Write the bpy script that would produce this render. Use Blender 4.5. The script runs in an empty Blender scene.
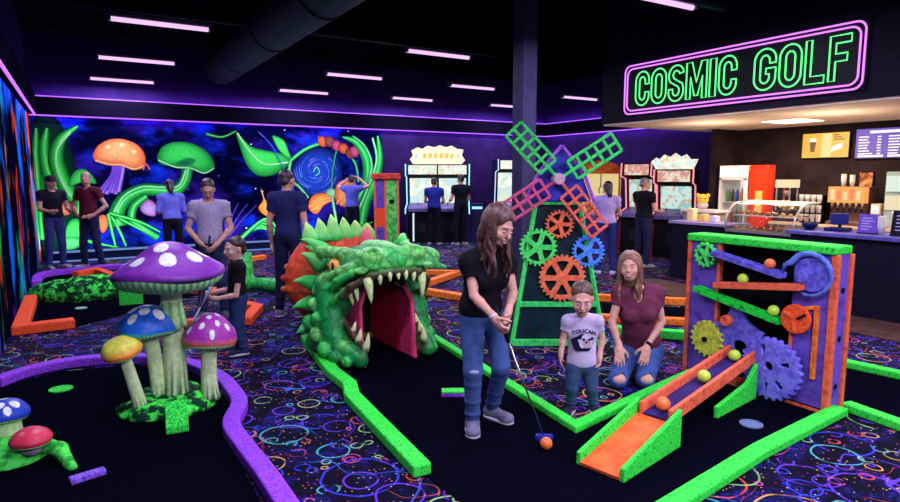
import bpy, math, random
import numpy as np
from mathutils import Vector, Matrix
SC = bpy.context.scene
COL = SC.collection
R = math.radians
rnd = random.Random(7)
# ------------------------------------------------------------------ camera
FPX, CH, TILT, YAW = 613.0, 1.70, R(6.98), R(31.2)
cam = bpy.data.cameras.new('camera'); cam.lens = 36 * FPX / 900; cam.sensor_width = 36; cam.clip_start = .05
co = bpy.data.objects.new('camera', cam); COL.objects.link(co)
co.location = (0, 0, CH); co.rotation_euler = (R(90) - TILT, 0, -YAW); SC.camera = co
def _ray(px, py):
    x = (px - 450) / FPX; y = -(py - 251) / FPX
    f = math.cos(TILT) + y * math.sin(TILT); u = -math.sin(TILT) + y * math.cos(TILT)
    return (x * math.cos(YAW) + f * math.sin(YAW), -x * math.sin(YAW) + f * math.cos(YAW), u)
def gp(px, py, z=0):                      # survey helper: where a point of the floor (or of a level z) stands, in metres
    r = _ray(px, py); t = (z - CH) / r[2]; return (r[0] * t, r[1] * t, z)
def yp(px, py, Y):                        # where a point of the wall plane y = Y is
    r = _ray(px, py); t = Y / r[1]; return (r[0] * t, Y, CH + r[2] * t)
VY = -31.2                                # degrees: heading of things that face the camera side of the hall
# ------------------------------------------------------------------ materials
def S(r, g, b):
    f = lambda c: (c / 12.92 if c <= .04045 else ((c + .055) / 1.055) ** 2.4)
    return tuple(f(x / 255) for x in (r, g, b))
MATS = {}
class NT:
    def __init__(s, m): s.t = m.node_tree; s.n = s.t.nodes; s.l = s.t.links
    def new(s, typ, **kw):
        n = s.n.new(typ)
        for k, v in kw.items():
            if k.startswith('i_'):
                n.inputs[k[2:].replace('_', ' ')].default_value = v
            else: setattr(n, k, v)
        return n
    def link(s, a, b): s.l.new(a, b)
    def math(s, op, a, b=None, c=None, clamp=False):
        n = s.n.new('ShaderNodeMath'); n.operation = op; n.use_clamp = clamp
        for i, v in enumerate((a, b, c)):
            if v is None: continue
            if hasattr(v, 'is_linked') or isinstance(v, bpy.types.NodeSocket): s.l.new(v, n.inputs[i])
            else: n.inputs[i].default_value = v
        return n.outputs[0]
    def mix(s, f, a, b):
        n = s.n.new('ShaderNodeMix'); n.data_type = 'RGBA'
        for sock, v in ((n.inputs[0], f), (n.inputs[6], a), (n.inputs[7], b)):
            if isinstance(v, bpy.types.NodeSocket): s.l.new(v, sock)
            elif isinstance(v, (int, float)): sock.default_value = v
            else: sock.default_value = (*v[:3], 1)
        return n.outputs[2]
    def noise(s, vec, scale, detail=2, rough=.5):
        n = s.n.new('ShaderNodeTexNoise'); n.inputs['Scale'].default_value = scale; n.inputs['Detail'].default_value = detail
        n.inputs['Roughness'].default_value = rough
        if vec is not None: s.l.new(vec, n.inputs['Vector'])
        return n.outputs['Fac']
    def step(s, v, lo, hi):
        n = s.n.new('ShaderNodeMapRange'); n.interpolation_type = 'SMOOTHSTEP'
        s.l.new(v, n.inputs['Value']); n.inputs['From Min'].default_value = lo; n.inputs['From Max'].default_value = hi
        return n.outputs['Result']
    def coord(s, kind='Object'): return s.new('ShaderNodeTexCoord').outputs[kind]
def base_mat(name):
    m = bpy.data.materials.new(name); m.use_nodes = True
    t = NT(m); b = m.node_tree.nodes['Principled BSDF']
    return m, t, b
GLOWK = 0.0
def mat(name, col, col2=None, scale=30, rough=.6, lo=.42, hi=.62, spec=.12, metal=0, emit=0, alpha=None, glow=0, detail=4):
    glow = 0
    """plain paint, or paint speckled with a second colour by noise"""
    key = name
    if key in MATS: return MATS[key]
    m, t, b = base_mat(name)
    b.inputs['Roughness'].default_value = rough; b.inputs['Metallic'].default_value = metal
    b.inputs['Specular IOR Level'].default_value = spec
    if col2 is None:
        n = t.noise(t.coord(), scale, 3)
        c = t.mix(t.step(n, .3, .7), [x * .86 for x in col], col)
    else:
        n = t.noise(t.coord(), scale, detail, .65)
        c = t.mix(t.step(n, lo, hi), col, col2)
    t.link(c, b.inputs['Base Color'])
    if emit:
        t.link(c, b.inputs['Emission Color']); b.inputs['Emission Strength'].default_value = emit
    elif glow:
        t.link(c, b.inputs['Emission Color']); b.inputs['Emission Strength'].default_value = glow
    MATS[key] = m
    return m
def attr_mat(name, rough=.55, scale=18, amt=.25, spec=.3, glow=0, bump=0, scales=None):
    if name in MATS: return MATS[name]
    m, t, b = base_mat(name)
    a = t.new('ShaderNodeAttribute', attribute_name='Col')
    n = t.noise(t.coord(), scale, 4, .6)
    k = t.math('MULTIPLY_ADD', t.step(n, .3, .7), amt, 1 - amt)
    v = t.new('ShaderNodeVectorMath', operation='SCALE'); t.link(a.outputs['Color'], v.inputs[0]); t.link(k, v.inputs['Scale'])
    out = v.outputs[0]
    if scales:                                   # scale outlines brushed on in dark green
        vo = t.new('ShaderNodeTexVoronoi', feature='DISTANCE_TO_EDGE'); vo.inputs['Scale'].default_value = scales
        wz = t.new('ShaderNodeTexNoise'); wz.inputs['Scale'].default_value = 5; t.link(t.coord(), wz.inputs['Vector']); wn = t.new('ShaderNodeVectorMath', operation='MULTIPLY_ADD'); t.link(wz.outputs['Color'], wn.inputs[0]); wn.inputs[1].default_value = (.14, .14, .14); t.link(t.coord(), wn.inputs[2]); t.link(wn.outputs[0], vo.inputs['Vector'])
        k2 = t.step(vo.outputs['Distance'], .0, .11)
        out = t.mix(t.math('MULTIPLY_ADD', k2, -.55, .55), out, S(6, 62, 40))
    t.link(out, b.inputs['Base Color'])
    b.inputs['Roughness'].default_value = rough; b.inputs['Specular IOR Level'].default_value = spec
    if bump:
        bn = t.new('ShaderNodeBump'); bn.inputs['Strength'].default_value = bump; bn.inputs['Distance'].default_value = .02
        t.link(n, bn.inputs['Height']); t.link(bn.outputs[0], b.inputs['Normal'])
    MATS[name] = m
    return m
def emis(name, col, s):
    if name in MATS: return MATS[name]
    m, t, b = base_mat(name)
    b.inputs['Base Color'].default_value = (.02, .02, .02, 1); b.inputs['Emission Color'].default_value = (*col, 1)
    b.inputs['Emission Strength'].default_value = s
    MATS[name] = m; return m
def glass_mat(name, col=(.9, .95, 1), alpha=.16):
    if name in MATS: return MATS[name]
    m, t, b = base_mat(name)
    b.inputs['Base Color'].default_value = (*[.06 * c for c in col], 1); b.inputs['Roughness'].default_value = .03; b.inputs['Alpha'].default_value = alpha; b.inputs['Specular IOR Level'].default_value = .6
    MATS[name] = m; return m
# ------------------------------------------------------------------ objects
def tag(o, label=None, cat=None, group=None, kind=None):
    if label: o['label'] = label
    if cat: o['category'] = cat
    if group: o['group'] = group
    if kind: o['kind'] = kind
    return o
def thing(name, label, cat, loc=(0, 0, 0), rz=0, group=None):
    o = bpy.data.objects.new(name, None); COL.objects.link(o); o.empty_display_size = .1
    o.location = loc; o.rotation_euler = (0, 0, R(rz))
    return tag(o, label, cat, group)
def copy_tree(o, parent=None):
    c = o.copy(); COL.objects.link(c)
    if parent is not None:
        c.parent = parent
    for ch in list(o.children): copy_tree(ch, c)
    return c
def link_mesh(name, me, m, parent=None, smooth=False):
    o = bpy.data.objects.new(name, me); COL.objects.link(o)
    if m is not None:
        for x in (m if isinstance(m, (list, tuple)) else [m]): me.materials.append(x)
    if parent is not None: o.parent = parent
    if smooth:
        me.polygons.foreach_set('use_smooth', np.ones(len(me.polygons), dtype=bool))
    return o
class MB:
    """collects solids and links them as one mesh"""
    def __init__(s): s.v = []; s.f = []; s.c = []; s.mi = []; s.cur = 0; s.sm = []; s.smooth = False
    def _add(s, vs, fs, col=None):
        k = len(s.v); s.v += [tuple(v) for v in vs]; s.f += [tuple(i + k for i in f) for f in fs]
        s.mi += [s.cur] * len(fs); s.sm += [s.smooth] * len(fs)
        if col is not None and not isinstance(col, list): col = [col] * len(vs)
        s.c += col if col is not None else [(.5, .5, .5)] * len(vs)
        return s
    def box(s, c, size, rot=None, col=None):
        x, y, z = [a / 2 for a in size]
        vs = [Vector((i, j, k)) for i in (-x, x) for j in (-y, y) for k in (-z, z)]
        if rot is not None: vs = [rot @ v for v in vs]
        vs = [v + Vector(c) for v in vs]
        return s._add(vs, [(0, 1, 3, 2), (4, 6, 7, 5), (0, 4, 5, 1), (2, 3, 7, 6), (0, 2, 6, 4), (1, 5, 7, 3)], col)
    def bb(s, x0, x1, y0, y1, z0, z1, col=None): return s.box(((x0 + x1) / 2, (y0 + y1) / 2, (z0 + z1) / 2), (x1 - x0, y1 - y0, z1 - z0), None, col)
    def beam(s, a, b, w, h, up=(0, 0, 1), col=None):
        a, b = Vector(a), Vector(b); d = b - a; L = d.length; d.normalize(); u = Vector(up)
        sd = d.cross(u).normalized(); u = sd.cross(d).normalized()
        rot = Matrix((sd, d, u)).transposed()
        return s.box((a + b) / 2, (w, L, h), rot, col)
    def cyl(s, a, b, ra, rb=None, n=16, col=None):
        a, b = Vector(a), Vector(b); rb = ra if rb is None else rb; d = (b - a).normalized()
        u = d.orthogonal().normalized(); w = d.cross(u)
        vs = []; 
        for p, r in ((a, ra), (b, rb)):
            for i in range(n):
                t = 2 * math.pi * i / n; vs.append(p + (u * math.cos(t) + w * math.sin(t)) * max(r, 1e-4))
        fs = [(i, (i + 1) % n, n + (i + 1) % n, n + i) for i in range(n)] + [tuple(range(n - 1, -1, -1)), tuple(range(n, 2 * n))]
        return s._add(vs, fs, col)
    def tube(s, pts, r, n=8, closed=False, col=None):
        pts = [Vector(p) for p in pts]; m = len(pts); vs = []; u = None
        rr = r if isinstance(r, (list, tuple)) else [r] * m
        for i, p in enumerate(pts):
            a = pts[(i - 1) % m] if (closed or i > 0) else p
            b = pts[(i + 1) % m] if (closed or i < m - 1) else p
            d = (b - a).normalized()
            if u is None: u = d.orthogonal().normalized()
            else: u = (u - d * u.dot(d)).normalized()
            w = d.cross(u)
            for k in range(n):
                t = 2 * math.pi * k / n; vs.append(p + (u * math.cos(t) + w * math.sin(t)) * rr[i])
        fs = []
        for i in range(m if closed else m - 1):
            j = (i + 1) % m
            for k in range(n): fs.append((i * n + k, i * n + (k + 1) % n, j * n + (k + 1) % n, j * n + k))
        if not closed: fs += [tuple(range(n - 1, -1, -1)), tuple((m - 1) * n + k for k in range(n))]
        return s._add(vs, fs, col)
    def prism(s, poly, thick, frame, col=None):
        """poly: 2D points; frame(x, y, d) -> 3D; thick along d"""
        n = len(poly)
        vs = [frame(x, y, 0) for x, y in poly] + [frame(x, y, thick) for x, y in poly]
        fs = [tuple(range(n - 1, -1, -1)), tuple(range(n, 2 * n))] + [(i, (i + 1) % n, n + (i + 1) % n, n + i) for i in range(n)]
        return s._add(vs, fs, col)
    def lathe(s, prof, c=(0, 0, 0), n=48, warp=None, colf=None):
        m = len(prof); vs = []; cs = []
        for i, (r, z) in enumerate(prof):
            for k in range(n):
                t = 2 * math.pi * k / n
                p = Vector((r * math.cos(t), r * math.sin(t), z))
                if warp: p = warp(p, t, i / (m - 1))
                vs.append(p + Vector(c)); cs.append(colf(p, t, i / (m - 1)) if colf else (.5, .5, .5))
        fs = []
        for i in range(m - 1):
            for k in range(n): fs.append((i * n + k, i * n + (k + 1) % n, (i + 1) * n + (k + 1) % n, (i + 1) * n + k))
        if prof[0][0] > 1e-4: fs.append(tuple(range(n - 1, -1, -1)))
        if prof[-1][0] > 1e-4: fs.append(tuple((m - 1) * n + k for k in range(n)))
        return s._add(vs, fs, cs)
    def ball(s, c, r, n=20, col=None, sq=(1, 1, 1)):
        m = n // 2; c = Vector(c); vs = []; fs = []
        for i in range(m + 1):
            a = math.pi * i / m
            for k in range(n):
                t = 2 * math.pi * k / n
                vs.append(c + Vector((r * sq[0] * math.sin(a) * math.cos(t), r * sq[1] * math.sin(a) * math.sin(t), -r * sq[2] * math.cos(a))))
        for i in range(m):
            for k in range(n): fs.append((i * n + k, i * n + (k + 1) % n, (i + 1) * n + (k + 1) % n, (i + 1) * n + k))
        return s._add(vs, fs, col)
    def build(s, name, m, parent=None, smooth=False, bevel=0, loc=None, seg=2):
        me = bpy.data.meshes.new(name); me.from_pydata(s.v, [], s.f)
        import bmesh
        bm = bmesh.new(); bm.from_mesh(me)
        bmesh.ops.recalc_face_normals(bm, faces=bm.faces); bm.to_mesh(me); bm.free()
        o = link_mesh(name, me, m, parent)
        me.polygons.foreach_set('material_index', s.mi)
        me.polygons.foreach_set('use_smooth', [bool(smooth or x) for x in s.sm])
        a = me.color_attributes.new('Col', 'FLOAT_COLOR', 'POINT')
        a.data.foreach_set('color', np.array([(*c[:3], 1) for c in s.c], dtype=np.float32).ravel())
        if bevel:
            b = o.modifiers.new('soft_edges', 'BEVEL'); b.width = bevel; b.segments = seg; b.limit_method = 'ANGLE'; b.angle_limit = R(40)
        if loc is not None: o.location = loc
        return o
XZ = lambda y0=0, s=1: (lambda x, z, d: (x, y0 + d * s, z))
XY = lambda z0=0: (lambda x, y, d: (x, y, z0 + d))
YZ = lambda x0=0: (lambda y, z, d: (x0 + d, y, z))
def flat(name, outer, holes, thick, m, parent=None, bevel=0, mtx=None):
    """a plate cut from a 2D outline with holes (plane xz, thickness along y, centred)"""
    cu = bpy.data.curves.new(name, 'CURVE'); cu.dimensions = '2D'; cu.fill_mode = 'BOTH'; cu.extrude = thick / 2
    for pts in [outer] + list(holes):
        sp = cu.splines.new('POLY'); sp.points.add(len(pts) - 1); sp.use_cyclic_u = True
        for p, q in zip(sp.points, pts): p.co = (q[0], q[1], 0, 1)
    if bevel: cu.bevel_depth = bevel; cu.bevel_resolution = 1; cu.offset = -bevel
    to = bpy.data.objects.new(name, cu); COL.objects.link(to)
    dg = bpy.context.evaluated_depsgraph_get(); me = bpy.data.meshes.new_from_object(to.evaluated_get(dg))
    bpy.data.objects.remove(to); bpy.data.curves.remove(cu)
    me.transform(Matrix.Rotation(R(90), 4, 'X'))
    if mtx is not None: me.transform(mtx)
    me.materials.clear(); me.name = name
    return link_mesh(name, me, m, parent)
def circ(cx, cy, r, n=20, a0=0, a1=360): return [(cx + r * math.cos(R(a0 + (a1 - a0) * i / n)), cy + r * math.sin(R(a0 + (a1 - a0) * i / n))) for i in range(n)]
def gear_outline(r, teeth, th, duty=.5):
    pts = []
    for i in range(teeth):
        for f, q in ((0, r - th), (.18, r), (duty, r), (duty + .18, r - th)):
            a = 2 * math.pi * (i + f) / teeth; pts.append((q * math.cos(a), q * math.sin(a)))
    return pts
def sector_holes(n, r0, r1, gap=14, rot=0):
    out = []
    for i in range(n):
        a0, a1 = rot + 360 * i / n + gap, rot + 360 * (i + 1) / n - gap
        g = gap * r1 / r0 * .55
        o = [(r1 * math.cos(R(a0 + (a1 - a0) * k / 6)), r1 * math.sin(R(a0 + (a1 - a0) * k / 6))) for k in range(7)]
        b0, b1 = min(a0 + g, (a0 + a1) / 2 - 3), max(a1 - g, (a0 + a1) / 2 + 3)
        o += [(r0 * math.cos(R(b1 + (b0 - b1) * k / 3)), r0 * math.sin(R(b1 + (b0 - b1) * k / 3))) for k in range(4)]
        out.append(o)
    return out
def gear(r, teeth, m, parent, at, th=.02, thick=.035, spokes=5, hub=None, name='gear', rot=0):
    o = flat(name, gear_outline(r, teeth, th), sector_holes(spokes, r * .28, r * .74, 360 / spokes * .15, rot=rot) if spokes else [], thick, m, parent, .004)
    o.location = at
    MB().cyl((0, -thick * .9, 0), (0, thick * .5, 0), r * .16, n=20).build('hub', hub or m, o, bevel=.004)
    return o
def catmull(pts, n=8, closed=False):
    P = [np.array(p, float) for p in pts]; out = []; m = len(P)
    for i in range(m if closed else m - 1):
        g = (lambda k: P[k % m]) if closed else (lambda k: P[min(max(k, 0), m - 1)])
        p0, p1, p2, p3 = g(i - 1), g(i), g(i + 1), g(i + 2)
        for k in range(n):
            t = k / n
            out.append(.5 * (2 * p1 + (p2 - p0) * t + (2 * p0 - 5 * p1 + 4 * p2 - p3) * t * t + (3 * p1 - p0 - 3 * p2 + p3) * t ** 3))
    if not closed: out.append(P[-1])
    return out
# ------------------------------------------------------------------ soft solids: signed distances blended, then meshed
class SDF:
    def __init__(s, k=.02): s.p = []; s.k = k; s.clips = []
    def _p(s, fn, lo, hi, op, k, col):
        k = s.k if k is None else k
        s.p.append((fn, np.array(lo, float), np.array(hi, float), op, k, col)); return s
    def cap(s, a, b, ra, rb=None, col=None, k=None, op='+'):
        a = np.array(a, float); b = np.array(b, float); rb = ra if rb is None else rb; d = b - a; L2 = max(float(d @ d), 1e-9)
        def fn(P):
            q = P - a; t = np.clip((q @ d) / L2, 0, 1)
            return np.linalg.norm(q - t[..., None] * d, axis=-1) - (ra + t * (rb - ra))
        m = max(ra, rb); return s._p(fn, np.minimum(a, b) - m, np.maximum(a, b) + m, op, k, col)
    def chain(s, pts, r0, r1, col=None, k=None, op='+'):
        n = len(pts) - 1
        for i in range(n): s.cap(pts[i], pts[i + 1], r0 + (r1 - r0) * i / n, r0 + (r1 - r0) * (i + 1) / n, col, k, op)
        return s
    def ell(s, c, r, rot=None, col=None, k=None, op='+'):
        c = np.array(c, float); r = np.array(r if hasattr(r, '__len__') else (r, r, r), float); M = None if rot is None else np.array(rot, float)
        def fn(P):
            q = P - c
            if M is not None: q = q @ M
            k0 = np.linalg.norm(q / r, axis=-1); k1 = np.linalg.norm(q / (r * r), axis=-1)
            return k0 * (k0 - 1) / np.maximum(k1, 1e-6)
        m = r if M is None else np.full(3, r.max()); return s._p(fn, c - m, c + m, op, k, col)
    def box(s, c, h, rad=.02, rot=None, col=None, k=None, op='+'):
        c = np.array(c, float); h = np.array(h, float); M = None if rot is None else np.array(rot, float)
        def fn(P):
            q = P - c
            if M is not None: q = q @ M
            q = np.abs(q) - (h - rad)
            return np.linalg.norm(np.maximum(q, 0), axis=-1) + np.minimum(q.max(-1), 0) - rad
        m = h if M is None else np.full(3, np.linalg.norm(h)); return s._p(fn, c - m, c + m, op, k, col)
    def clip(s, n, d): s.clips.append((np.array(n, float), d)); return s      # keeps n.p <= d
    def mesh(s, res):
        los = np.min([p[1] for p in s.p if p[3] == '+'], axis=0) - .03 - 2 * res
        his = np.max([p[2] for p in s.p if p[3] == '+'], axis=0) + .03 + 2 * res
        N = np.ceil((his - los) / res).astype(int) + 1
        ax = [los[i] + res * np.arange(N[i]) for i in range(3)]
        V = np.full(N, 1.0, dtype=np.float32)
        for fn, lo, hi, op, k, col in s.p:
            pad = k + 2.5 * res
            i0 = np.maximum(np.floor((lo - pad - los) / res).astype(int), 0); i1 = np.minimum(np.ceil((hi + pad - los) / res).astype(int) + 1, N)
            if np.any(i1 <= i0): continue
            sl = tuple(slice(a, b) for a, b in zip(i0, i1))
            P = np.stack(np.meshgrid(*[ax[i][sl[i]] for i in range(3)], indexing='ij'), -1)
            d = fn(P); v = V[sl]
            if op == '+':
                h = np.maximum(k - np.abs(v - d), 0) / max(k, 1e-6); V[sl] = np.minimum(v, d) - h * h * k * .25
            else:
                h = np.maximum(k - np.abs(v + d), 0) / max(k, 1e-6); V[sl] = np.maximum(v, -d) + h * h * k * .25
        for n, d in s.clips:
            g = n[0] * ax[0][:, None, None] + n[1] * ax[1][None, :, None] + n[2] * ax[2][None, None, :] - d
            V = np.maximum(V, g.astype(np.float32))
        return surface_nets(V, los, res)
    def build(s, name, m, parent=None, res=.01, smooth_it=0):
        v, f = s.mesh(res)
        me = bpy.data.meshes.new(name)
        me.vertices.add(len(v)); me.vertices.foreach_set('co', v.astype(np.float32).ravel())
        me.loops.add(len(f) * 4); me.loops.foreach_set('vertex_index', f.astype(np.int32).ravel())
        me.polygons.add(len(f)); me.polygons.foreach_set('loop_start', np.arange(0, len(f) * 4, 4, dtype=np.int32))
        me.polygons.foreach_set('loop_total', np.full(len(f), 4, dtype=np.int32))
        me.update(calc_edges=True); me.validate()
        if any(p[5] is not None for p in s.p):
            W = np.zeros(len(v)); C = np.zeros((len(v), 3))
            for fn, lo, hi, op, k, col in s.p:
                if col is None: continue
                d = np.abs(fn(v)) if op == '-' else fn(v)
                w = np.exp(-np.clip(d, -.2, 1) / .012) ; w = np.minimum(w, 1e6)
                W += w; C += w[:, None] * np.array(col)
            C /= np.maximum(W, 1e-12)[:, None]
            a = me.color_attributes.new('Col', 'FLOAT_COLOR', 'POINT')
            a.data.foreach_set('color', np.concatenate([C, np.ones((len(v), 1))], 1).astype(np.float32).ravel())
        return link_mesh(name, me, m, parent, True)
def surface_nets(V, org, h):
    S = V < 0
    c = S[:-1, :-1, :-1].astype(np.int8)
    n = np.zeros(np.array(V.shape) - 1, dtype=np.int8)
    for i in (0, 1):
        for j in (0, 1):
            for k in (0, 1): n += S[i:V.shape[0] - 1 + i, j:V.shape[1] - 1 + j, k:V.shape[2] - 1 + k]
    act = (n > 0) & (n < 8)
    I = np.argwhere(act); idx = np.full(act.shape, -1, dtype=np.int64); idx[act] = np.arange(len(I))
    acc = np.zeros((len(I), 3)); cnt = np.zeros(len(I))
    corners = [(i, j, k) for i in (0, 1) for j in (0, 1) for k in (0, 1)]
    val = {q: V[I[:, 0] + q[0], I[:, 1] + q[1], I[:, 2] + q[2]] for q in corners}
    for a in corners:
        for ax in range(3):
            if a[ax]: continue
            b = list(a); b[ax] = 1; b = tuple(b)
            va, vb = val[a], val[b]; x = (va < 0) != (vb < 0)
            t = np.where(x, va / np.where(x, va - vb, 1), 0)
            p = np.array(a, float)[None, :].repeat(len(I), 0); p[:, ax] = t
            acc[x] += p[x]; cnt[x] += 1
    v = (I + acc / cnt[:, None]) * h + org
    F = []
    for ax in range(3):
        a = [slice(None)] * 3; b = [slice(None)] * 3; a[ax] = slice(0, -1); b[ax] = slice(1, None)
        s0, s1 = S[tuple(a)], S[tuple(b)]
        for flip, cond in ((False, s0 & ~s1), (True, ~s0 & s1)):
            E = np.argwhere(cond)
            o1, o2 = (ax + 1) % 3, (ax + 2) % 3
            ok = (E[:, o1] > 0) & (E[:, o2] > 0) & (E[:, o1] < V.shape[o1] - 1) & (E[:, o2] < V.shape[o2] - 1); E = E[ok]
            q = []
            for d1, d2 in ((-1, -1), (0, -1), (0, 0), (-1, 0)):
                e = E.copy(); e[:, o1] += d1; e[:, o2] += d2; q.append(idx[e[:, 0], e[:, 1], e[:, 2]])
            q = np.stack(q, 1)
            F.append(q[:, ::-1] if flip else q)
    F = np.concatenate(F); F = F[(F >= 0).all(1)]
    return v, F
GREEN, GREEN_D, GREEN_L = S(36, 228, 62), S(14, 120, 62), S(150, 250, 130)
PURP, PURP_D = S(165, 80, 235), S(92, 40, 160)
ORNG, ORNG_D = S(255, 100, 45), S(190, 50, 35)
M_GREEN = mat('green_paint', GREEN, S(22, 135, 60), 26, lo=.46, hi=.66, glow=.05)
M_GREEN_B = mat('bright_green_paint', S(62, 248, 74), S(14, 148, 48), 85, lo=.49, hi=.64, glow=.05)
M_PURP = mat('purple_paint', PURP, S(108, 44, 186), 90, glow=.05)
M_ORNG = mat('orange_paint', ORNG, S(205, 56, 40), 60, lo=.47, hi=.65, glow=.05)
M_AMBER = mat('amber_paint', S(255, 140, 50), S(220, 95, 35), 24, glow=.05)
M_FELT = mat('black_felt', (.0016, .0016, .005), (.0035, .0035, .009), 220, rough=1, spec=0)
M_BLACK = mat('matt_black', (.006, .006, .009), rough=.7)
M_DARKMETAL = mat('dark_metal', (.03, .03, .04), rough=.4, metal=.6)
M_CHROME = mat('brushed_steel', (.55, .55, .6), rough=.3, metal=1)
M_WHITE = mat('white_plastic', (.75, .75, .78), rough=.4)
# ------------------------------------------------------------------ carpet: loose rings, squiggles and specks on navy
def carpet():
    m, t, b = base_mat('cosmic_carpet')
    P = t.coord()
    wob = t.new('ShaderNodeTexNoise'); wob.inputs['Scale'].default_value = 4; t.link(P, wob.inputs['Vector'])
    sub = t.new('ShaderNodeVectorMath', operation='SUBTRACT'); t.link(wob.outputs['Color'], sub.inputs[0]); sub.inputs[1].default_value = (.5, .5, .5)
    sc = t.new('ShaderNodeVectorMath', operation='SCALE'); t.link(sub.outputs[0], sc.inputs[0]); sc.inputs['Scale'].default_value = .05
    add = t.new('ShaderNodeVectorMath', operation='ADD'); t.link(P, add.inputs[0]); t.link(sc.outputs[0], add.inputs[1])
    Q = add.outputs[0]
    n1 = t.noise(P, 9, 5, .7)
    c = t.mix(t.step(n1, .5, .78), S(8, 6, 26), S(30, 28, 96))
    n2 = t.noise(P, 3.1, 4, .7)
    c = t.mix(t.math('MULTIPLY', t.step(n2, .5, .7), t.step(t.noise(P, 60, 2), .45, .62)), c, S(46, 46, 175))
    def ring(c, scale, off, w, pal, soft=.6, keep=.25):
        mp = t.new('ShaderNodeMapping'); t.link(Q, mp.inputs['Vector']); mp.inputs['Location'].default_value = (off, off * 1.7, 0)
        v = t.new('ShaderNodeTexVoronoi', voronoi_dimensions='2D'); v.inputs['Scale'].default_value = scale; v.inputs['Randomness'].default_value = .75
        t.link(mp.outputs[0], v.inputs['Vector'])
        s = t.new('ShaderNodeSeparateColor'); t.link(v.outputs['Color'], s.inputs[0])
        r0 = t.math('MULTIPLY_ADD', s.outputs[0], .24, .15)
        d = t.math('ABSOLUTE', t.math('SUBTRACT', v.outputs['Distance'], r0))
        ww = w * scale
        k = t.new('ShaderNodeMapRange'); t.link(d, k.inputs['Value']); k.inputs['From Min'].default_value = ww * .5; k.inputs['From Max'].default_value = ww
        k.inputs['To Min'].default_value = 1; k.inputs['To Max'].default_value = 0
        f = t.math('MULTIPLY', k.outputs[0], t.math('GREATER_THAN', s.outputs[2], keep))
        f = t.math('MULTIPLY', f, t.step(t.noise(P, 5 + scale, 1), .3, .5))
        ra = t.new('ShaderNodeValToRGB'); ra.color_ramp.interpolation = 'CONSTANT'; t.link(s.outputs[1], ra.inputs[0])
        while len(ra.color_ramp.elements) < len(pal): ra.color_ramp.elements.new(.5)
        for i, (e, q) in enumerate(zip(ra.color_ramp.elements, pal)): e.position = i / len(pal); e.color = (*q, 1)
        return t.mix(f, c, ra.outputs[0])
    pal = [S(96, 50, 190), S(52, 60, 200), S(140, 190, 120), S(200, 70, 66), S(100, 56, 190), S(70, 170, 170), S(190, 150, 80), S(50, 70, 200), S(180, 70, 130)]
    c = ring(c, 1.7, .3, .0085, pal)
    c = ring(c, 2.4, 5.1, .008, pal[3:] + pal[:3])
    c = ring(c, 4.2, 9.7, .007, pal[5:] + pal[:5], keep=.45)
    c = ring(c, 9.0, 2.2, .007, pal[2:] + pal[:2], keep=.75)
    # squiggles: thin level lines of noise
    for sc_, off, q, w in ((1.3, 0, S(90, 60, 190), .0028), (1.7, 7, S(130, 180, 110), .0024), (1.9, 13, S(190, 80, 70), .0022), (1.5, 21, S(60, 110, 200), .0026)):
        mp = t.new('ShaderNodeMapping'); t.link(Q, mp.inputs['Vector']); mp.inputs['Location'].default_value = (off, off * .6, off)
        n = t.noise(mp.outputs[0], sc_, 1.0)
        d = t.math('ABSOLUTE', t.math('SUBTRACT', n, .5))
        k = t.new('ShaderNodeMapRange'); t.link(d, k.inputs['Value']); k.inputs['From Min'].default_value = w * .5; k.inputs['From Max'].default_value = w
        k.inputs['To Min'].default_value = 1; k.inputs['To Max'].default_value = 0
        c = t.mix(t.math('MULTIPLY', k.outputs[0], t.step(t.noise(mp.outputs[0], 1.7, 1), .5, .56)), c, q)
    # specks
    v = t.new('ShaderNodeTexVoronoi', voronoi_dimensions='2D'); v.inputs['Scale'].default_value = 34; t.link(P, v.inputs['Vector'])
    s = t.new('ShaderNodeSeparateColor'); t.link(v.outputs['Color'], s.inputs[0])
    f = t.math('MULTIPLY', t.math('LESS_THAN', v.outputs['Distance'], .17), t.math('GREATER_THAN', s.outputs[0], .84))
    hs = t.new('ShaderNodeHueSaturation'); hs.inputs['Saturation'].default_value = 1.5; hs.inputs['Value'].default_value = .55; t.link(v.outputs['Color'], hs.inputs['Color'])
    c = t.mix(f, c, hs.outputs[0])
    t.link(c, b.inputs['Base Color']); b.inputs['Roughness'].default_value = .9; b.inputs['Specular IOR Level'].default_value = .08
    return m
def struct(name, mb, m, **k): return tag(mb.build(name, m, **k), kind='structure')
XL, XR, YB, YF, ZC = -.72, 12.4, 14.8, -4.0, 4.5
XA, YA = 10.4, 6.95                       # back wall and side wall of the snack bar
M_WALL = mat('dark_violet_wall', S(46, 30, 80), S(40, 26, 70), 3, rough=1, spec=0)
M_BARWALL = mat('charcoal_wall', S(48, 36, 38), S(38, 30, 34), 4, rough=1, spec=0)
M_CEIL = mat('black_deck', S(15, 15, 24), S(10, 10, 18), 5, rough=1, spec=0)
struct('floor', MB().bb(XL, XR, YF, YB, -.1, 0), carpet())
struct('wall_back', MB().bb(XL - .15, XR + .15, YB, YB + .15, 0, ZC), M_WALL)
struct('wall_left', MB().bb(XL - .15, XL, YF, YB, 0, ZC), M_WALL)
struct('wall_right', MB().bb(XR, XR + .15, YA, YB, 0, ZC), M_WALL)
struct('wall_front', MB().bb(XL - .15, XR + .15, YF - .15, YF, 0, ZC), M_WALL)
struct('wall_snack_bar_back', MB().bb(XA, XA + .15, YF, YA + .12, 0, ZC), M_BARWALL)
struct('wall_snack_bar_side', MB().bb(9.72, XR, YA, YA + .12, 0, 2.52), M_BARWALL)
M_CREAM = mat('cream_ceiling', S(225, 200, 178), S(215, 190, 168), 2, rough=.8)
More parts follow.
